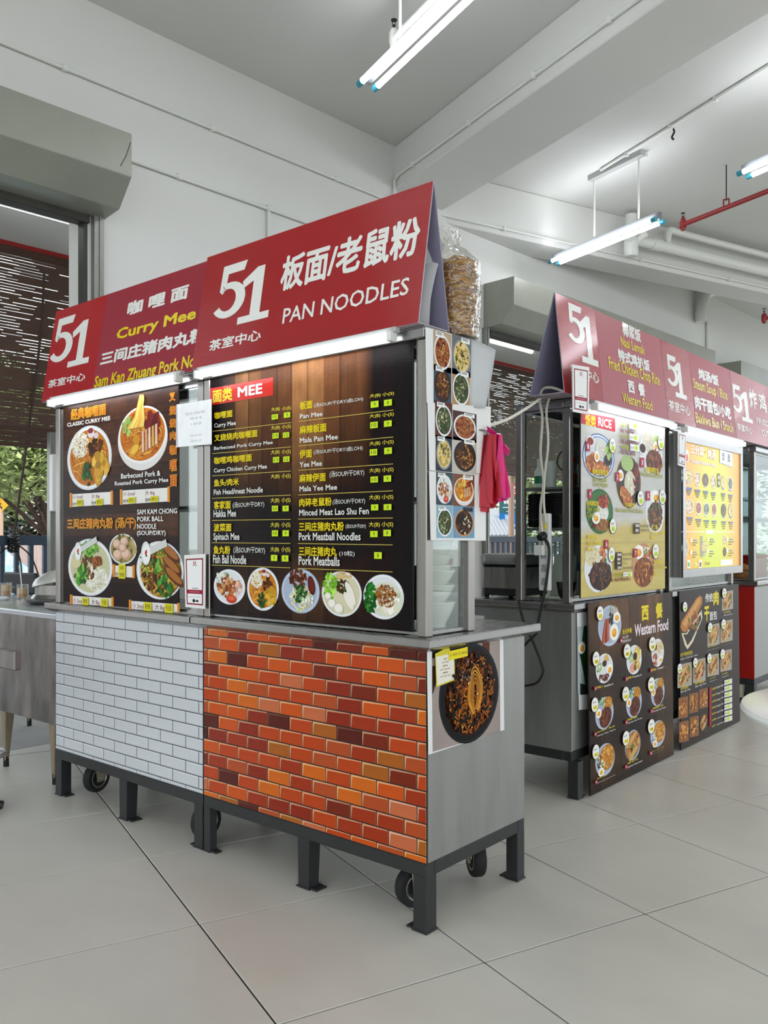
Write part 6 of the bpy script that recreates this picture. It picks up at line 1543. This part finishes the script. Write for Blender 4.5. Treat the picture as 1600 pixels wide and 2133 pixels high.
for k in range(5):
    a = a0+k*2*pi/5; G().tube([(cos(a)*.02, sin(a)*.02, .045), (cos(a)*(L-.018), sin(a)*(L-.018), .021)], [.017, .018], 12).build('foot', 'black', t, smooth=True)
G().tube([(0, 0, .02), (0, 0, .5)], .022, 12).build('column', 'steel_bright', t, smooth=True)
hh = .235; G().tube([(cos(q)*(L*.9), sin(q)*(L*.9), hh) for q in [i*2*pi/30 for i in range(31)]], .009, 8, False).build('foot_ring', 'steel_bright', t, smooth=True)
for k in range(3): G().tube([(0, 0, hh), (cos(k*2.1)*L*.9, sin(k*2.1)*L*.9, hh)], .006, 6).build('spoke', 'steel_bright', t)
G().lathe([(0, .5), (.115, .5), (.12, .515), (.115, .535), (0, .54)], n=28).build('seat', 'black', t, smooth=True)
# round white table at the right edge
t = thing('round_table', 'edge of a round white table at the right edge', 'table', (-.309, 2.288, 0))
G().lathe([(0, .715), (.34, .715), (.375, .718), (.395, .728), (.4, .738), (.396, .748), (.385, .752), (0, .752)], n=64).build('table_top', 'table_white', t, smooth=True)
G().tube([(0, 0, .03), (0, 0, .715)], .03, 14).build('column', 'steel', t, smooth=True); G().lathe([(0, 0), (.22, 0), (.22, .012), (.05, .035), (0, .035)], n=32).build('foot', 'iron', t, smooth=True)

# ------------------------------------------------------------------ beyond the left opening
def dz(x, y, Z): return V((0, 0, CH))+ray(x, y)*Z
rz_ = dz(30, 1113, 7.0)
def rope(lab, pts, w_, m='rope_brown'):
    a = V(pts[0]); o = G().tube(bez([V(p)-a for p in pts], 6), w_, 6).build('rope', m, loc=a, smooth=True); return tag(o, lab, 'rope')
kn = wl(wat(28, 1125, -2.27)[0], -2.27, 1.14)
top = wl(wat(80, 740, -2.16)[0], -2.16, wat(80, 740, -2.16)[1])
rope('long dark rope running from the bamboo blind down to the railing', [wl(wat(92, 560, -2.12)[0], -2.12, 3.3), top, kn], .011)
t = thing('rope_knot', 'black rope wound round the railing post', 'rope', kn)
r = random.Random(2)
for k in range(7): G().tube([(cos(a)*.038, sin(a)*.038, -.03+k*.018+.012*sin(a*2+k)-.06) for a in [i*.5 for i in range(14)]], .010, 6).build('turn', 'black', t, smooth=True)
for q in ([(0, .04, -.05), (.04, .05, -.2), (.05, .05, -.42)], [(0, .04, -.03), (.12, .05, -.14), (.2, .05, -.34)], [(0, .0, -.05), (-.1, .0, -.1), (-.35, 0, -.3)]): G().tube(bez([WD.to_3d()*p[0]+V((0, 0, p[2])) + WN.to_3d()*p[1] for p in [V(a) for a in q]], 5), .006, 6).build('tail', 'black', t, smooth=True)
# corrugated fence with its ribs
fo = wl(-9, -9.4, -.35); t = thing('panel_fence', 'pale pink corrugated metal fence behind the railing', 'fence', fo, WROT)
for k in range(52):
    x = k*.36; g = G().hexa([(x+.005, 0, 0), (x+.355, 0, 0), (x+.355, .02, 0), (x+.005, .02, 0)], [(x+.005, 0, 1.5), (x+.355, 0, 1.5), (x+.355, .02, 1.5), (x+.005, .02, 1.5)])
    for c in (.05, .17, .29): g.prism([(x+c-.02, 0), (x+c+.02, 0), (x+c+.012, -.025), (x+c-.012, -.025)], (0, 0, 0), (1, 0, 0), (0, 1, 0), (0, 0, 1.5))
    g.build('fence_panel', 'fence_metal', t)
def leaves(n, c, rx, ry, rz__, size, seed, top_heavy=False):
    r = random.Random(seed); g = G()
    for _ in range(n):
        while True:
            x, y, z = r.uniform(-1, 1), r.uniform(-1, 1), r.uniform(-1, 1)
            if x*x+y*y+z*z < 1: break
        s = size*r.uniform(.6, 1.3); p = V((c[0]+x*rx, c[1]+y*ry, c[2]+z*rz__))
        d = V((r.gauss(0, 1), r.gauss(0, 1), r.gauss(-.3, .5))).normalized(); n_ = d.cross(V((r.gauss(0, .5), r.gauss(0, .5), 1))).normalized(); up = n_.cross(d)
        g.add([p, p+d*s*.5+n_*s*.26-up*s*.06, p+d*s, p+d*s*.5-n_*s*.26-up*s*.06], [(0, 1, 2, 3)])
    return g
def tree(lab, base, h, clumps, mats, n, size, seed, trunk=.1, cat='tree', lean=(0, 0)):
    t = thing('leafy_tree', lab, cat, base); r = random.Random(seed)
    G().tube(bez([(0, 0, 0), (lean[0]*.4, lean[1]*.4, h*.35), (lean[0], lean[1], h*.8)], 6), [trunk*(1-.045*i) for i in range(13)], 9).build('trunk', 'bark', t, smooth=True)
    for k, (x, y, z, a, b, c) in enumerate(clumps):
        o = leaves(n, (x, y, z), a, b, c, size, seed+k).build('foliage', mats[k % len(mats)], t); o['kind'] = 'stuff'
        G().tube(bez([(lean[0]*.3, lean[1]*.3, h*.4), (x*.5, y*.5, h*.4+(z-h*.4)*.6), (x, y, z)], 4), [trunk*.3-.002*i for i in range(9)], 6).build('branch', 'bark', t, smooth=True)
    return t
tb = dz(103, 1190, 11.0); tb.z = -.36
fw = V((-cos(AC), sin(AC), 0)); rt = V((sin(AC), cos(AC), 0))   # view and right directions on the ground
cl_ = []
r = random.Random(21)
for k in range(15):
    a = rt*r.uniform(-1.6, .7)+fw*r.uniform(-.5, 1.2); cl_.append((a.x, a.y, r.uniform(1.75, 3.6), .5, .5, .38))
tree('tree with pale sunlit leaves beyond the left railing', tb, 3.6, cl_, ('leaf_light', 'leaf_light', 'leaf_mid'), 700, .11, 5, .075, lean=(.1, .1))
hb = dz(60, 1150, 17.5); hb.z = -.36
cl_ = [((rt*(k*1.0-4.5)).x, (rt*(k*1.0-4.5)).y, z, 1.0, 1.0, 1.0) for k in range(10) for z in (.7, 2.1, 3.5)]
t = tree('dark hedge filling the ground behind the sunlit tree', hb, 3.0, cl_, ('leaf_dark',), 520, .24, 9, .05, 'hedge')
sh = dz(88, 1195, 10.4); sh.z = -.36
tree('low green shrub at the foot of the fence', sh, .8, [((rt*x).x, (rt*x).y, .72, .3, .3, .14) for x in (-.35, .0, .35)], ('leaf_light', 'leaf_mid'), 200, .07, 31, .02, 'shrub')
ps = dz(0, 1053, 10.2)
t = thing('road_sign', 'yellow diamond road sign on a pale post beyond the railing', 'road sign', (ps.x, ps.y, -.36), pi/2-AC)
G().tube([(0, .02, 0), (0, .02, ps.z+.36)], .03, 10).build('post', 'peach_pole', t, smooth=True)
z0 = ps.z+.36; put('plate', G().box(-.072, .072, -.004, .004, -.072, .072).mesh('plate', 'sign_yellow', bevel=.003), t, (0, 0, z0), (0, pi/4, 0))
G().prism([(-.009, -.042), (.009, -.042), (.009, .008), (.03, .008), (0, .046), (-.03, .008), (-.009, .008)], (.0, -.005, z0), (.8, 0, .6), (-.6, 0, .8), (0, -.003, 0)).build('arrow_mark', 'black', t)
# pale blue car, bonnet towards the railing
cp = dz(10, 1200, 8.2); t = thing('car', 'pale blue car parked beyond the railing', 'car', (cp.x, cp.y, -.36), pi/2-AC-.35)
prof = [(-3.4, .25), (.9, .25), (1.0, .5), (.95, .78), (.75, .98), (-.25, 1.10), (-.95, 1.52), (-2.4, 1.55), (-3.1, 1.1), (-3.4, .9)]
G().prism(prof, (0, -.8, 0), (1, 0, 0), (0, 0, 1), (0, 1.6, 0)).build('body', 'car_blue', t, smooth=True, bevel=.06, seg=3)
G().prism([(-.32, 1.14), (-.95, 1.49), (-.98, 1.47), (-.38, 1.12)], (0, -.7, 0), (1, 0, 0), (0, 0, 1), (0, 1.4, 0)).build('windscreen', 'car_glass', t)
for x in (-2.6, .3):
    for y in (-.82, .62): G().lathe([(0, 0), (.2, 0), (.31, .01), (.32, .05), (.32, .15), (.31, .19), (.2, .2), (0, .2)], (x, y, .32), 24, (0, 1, 0)).build('wheel', 'rubber', t, smooth=True)

# ------------------------------------------------------------------ beyond the right opening
sg = dz(1063, 1113, 15.0); W_ = .42; t = thing('parking_sign', 'street sign stack with blue P RESIDENTS ONLY panel outside', 'sign', (sg.x, sg.y, -.36), pi/2-AC)
k = 15/FPX; zz = lambda y: CH-(y-HY)*k+.36; xx = lambda x: (x-1063)*k
for name, y0, y1, x0, x1, m in (('red_panel', 1007, 1035, 1046, 1084, mat('sign_red', 'b8323c', .5)), ('teal_panel', 1034, 1070, 1041, 1084, mat('sign_teal', '2f5f66', .5)), ('blue_panel', 1069, 1112, 1040, 1084, mat('sign_blue', '0f6cb4', .45)), ('dark_panel', 1112, 1145, 1041, 1086, mat('sign_dark', '26344a', .5))):
    B(name, m, t, xx(x0), xx(x1), -.03, 0, zz(y1), zz(y0), .003)
for x in (1043, 1083): B('post', 'iron', t, xx(x)-.02, xx(x)+.02, .0, .04, 0, zz(1006), .002)
plP = Pl(ROOT[t] @ V((0, -.031, 0)), ROOT[t].to_3x3() @ V((1, 0, 0)), (0, 0, 1)); p = Pr(plP, CB, .002)
p.prect((985, 965), (1040, 892), 'f2f4f4'); p.prect((990, 960), (1035, 897), '0f6cb4'); p.T('P', (998, 950), (1026, 905), 'f2f4f4', .03)
p.T('RESIDENTS', (938, 1010), (1082, 978), 'f2f4f4', .03); p.T('ONLY', (938, 1048), (1006, 1016), 'f2f4f4', .03)
p.prect((1098, 1058), (1112, 940), 'f2f4f4'); p.pquad([(1088, 950), (1124, 950), (1106, 912), (1106, 912)], 'f2f4f4')
p.T('wecare', (968, 790), (1098, 750), 'eef2f2', .03); p.prect((962, 826), (1098, 816), 'c8d4d4'); p.prect((995, 862), (1035, 856), 'dfe6e6')
for x0, x1, y in ((1000, 1080, 660), (985, 1090, 684), (1015, 1065, 700)): p.prect((x0, y+6), (x1, y-6), 'ecd0d2')
p.prect((1060, 640), (1082, 615), 'ecd0d2')
p.T('INFO', (975, 1096), (1045, 1078), 'dfe2e6', .03) if 0 else p.prect((975, 1094), (1045, 1080), 'aab4c0')
p.pquad([(945, 1215), (975, 1225), (975, 1200), (960, 1170), (945, 1195)], 'd8742c')
for y in (1150, 1185): p.prect((995, y+8), (1020, y-8), 'c8d0d8'); p.prect((1085, y+8), (1110, y-8), 'c8d0d8')
p.build('lettering', 'print_matte', t)['kind'] = 'stuff'
pp = dz(1065, 1120, 12.4); t = thing('lamp_post', 'pale peach post in front of the parking sign', 'post', (pp.x, pp.y, -.36)); G().tube([(0, 0, 0), (0, 0, 3.6)], .043, 12).build('post', 'peach_pole', t, smooth=True); G().lathe([(.0, 0), (.09, 0), (.09, .02), (.045, .05)], n=14).build('base', 'peach_pole', t)
rf = dz(1028, 1075, 14.0); t = thing('shed', 'low shed with grey corrugated roof left of the parking sign', 'shed', (rf.x, rf.y, -.36), pi/2-AC)
B('wall', 'fence_metal', t, -1.2, .3, .3, 1.6, 0, 1.5); g = G()
for i in range(26): g.prism([(0, 0), (.03, .02), (.06, 0)], (-1.3+i*.065, -.1, 1.55), (1, 0, 0), (0, 0, 1), (0, 1.9, .5))
g.hexa([(-1.3, -.1, 1.52), (.4, -.1, 1.52), (.4, 1.8, 2.02), (-1.3, 1.8, 2.02)], [(-1.3, -.1, 1.55), (.4, -.1, 1.55), (.4, 1.8, 2.05), (-1.3, 1.8, 2.05)]); g.build('corrugated_roof', mat('roof_grey', '8f9398', .5, .3), t)
hb = dz(1070, 1100, 19); hb.z = -.36
tree('green tree crowns behind the parking sign', hb, 3.4, [((rt*x).x, (rt*x).y, z, .9, .9, .7) for x in (-1.4, -.5, .4, 1.3) for z in (1.6, 2.8, 3.8)], ('leaf_mid', 'leaf_light', 'leaf_dark'), 420, .16, 51, .08)
hb2 = dz(1200, 1120, 22); hb2.z = -.36
tree('wide tree hidden behind the stalls, seen through the glass', hb2, 4.2, [((rt*x).x, (rt*x).y, z, 1.2, 1.2, .9) for x in (-1.5, 0, 1.5, 3, 4.5) for z in (1.4, 3.0)], ('leaf_mid', 'leaf_dark'), 420, .2, 61, .1)
# terrace houses closing the street, so that the openings do not end in bare sky
for k, (x, w_, h, c) in enumerate(((-400, 6, 5.5, 'c9c4ba'), (150, 7, 6.2, 'b8b2a6'), (760, 6.5, 5.8, 'c4b8a8'), (1400, 8, 6, 'bdb9b0'))):
    hp = dz(x, 1100, 34); t = thing('terrace_house', ('first', 'second', 'third', 'fourth')[k]+' pale house across the street from the left', 'house', (hp.x, hp.y, -.36), pi/2-AC)
    B('wall', mat('house_'+c, c, .8), t, -w_/2*1.4, w_/2*1.4, 0, 6, 0, h, 0); G().prism([(-w_*.75, h), (w_*.75, h), (0, h+2)], (0, -.4, 0), (1, 0, 0), (0, 0, 1), (0, 6.6, 0)).build('roof', mat('roof_tile', '8a5a48', .8), t)
    for i in range(3):
        for j in range(2): wv = B('window', 'car_glass', t, -w_*.45+i*w_*.36, -w_*.45+i*w_*.36+1.1, -.03, .02, 1+j*2.6, 2.3+j*2.6)
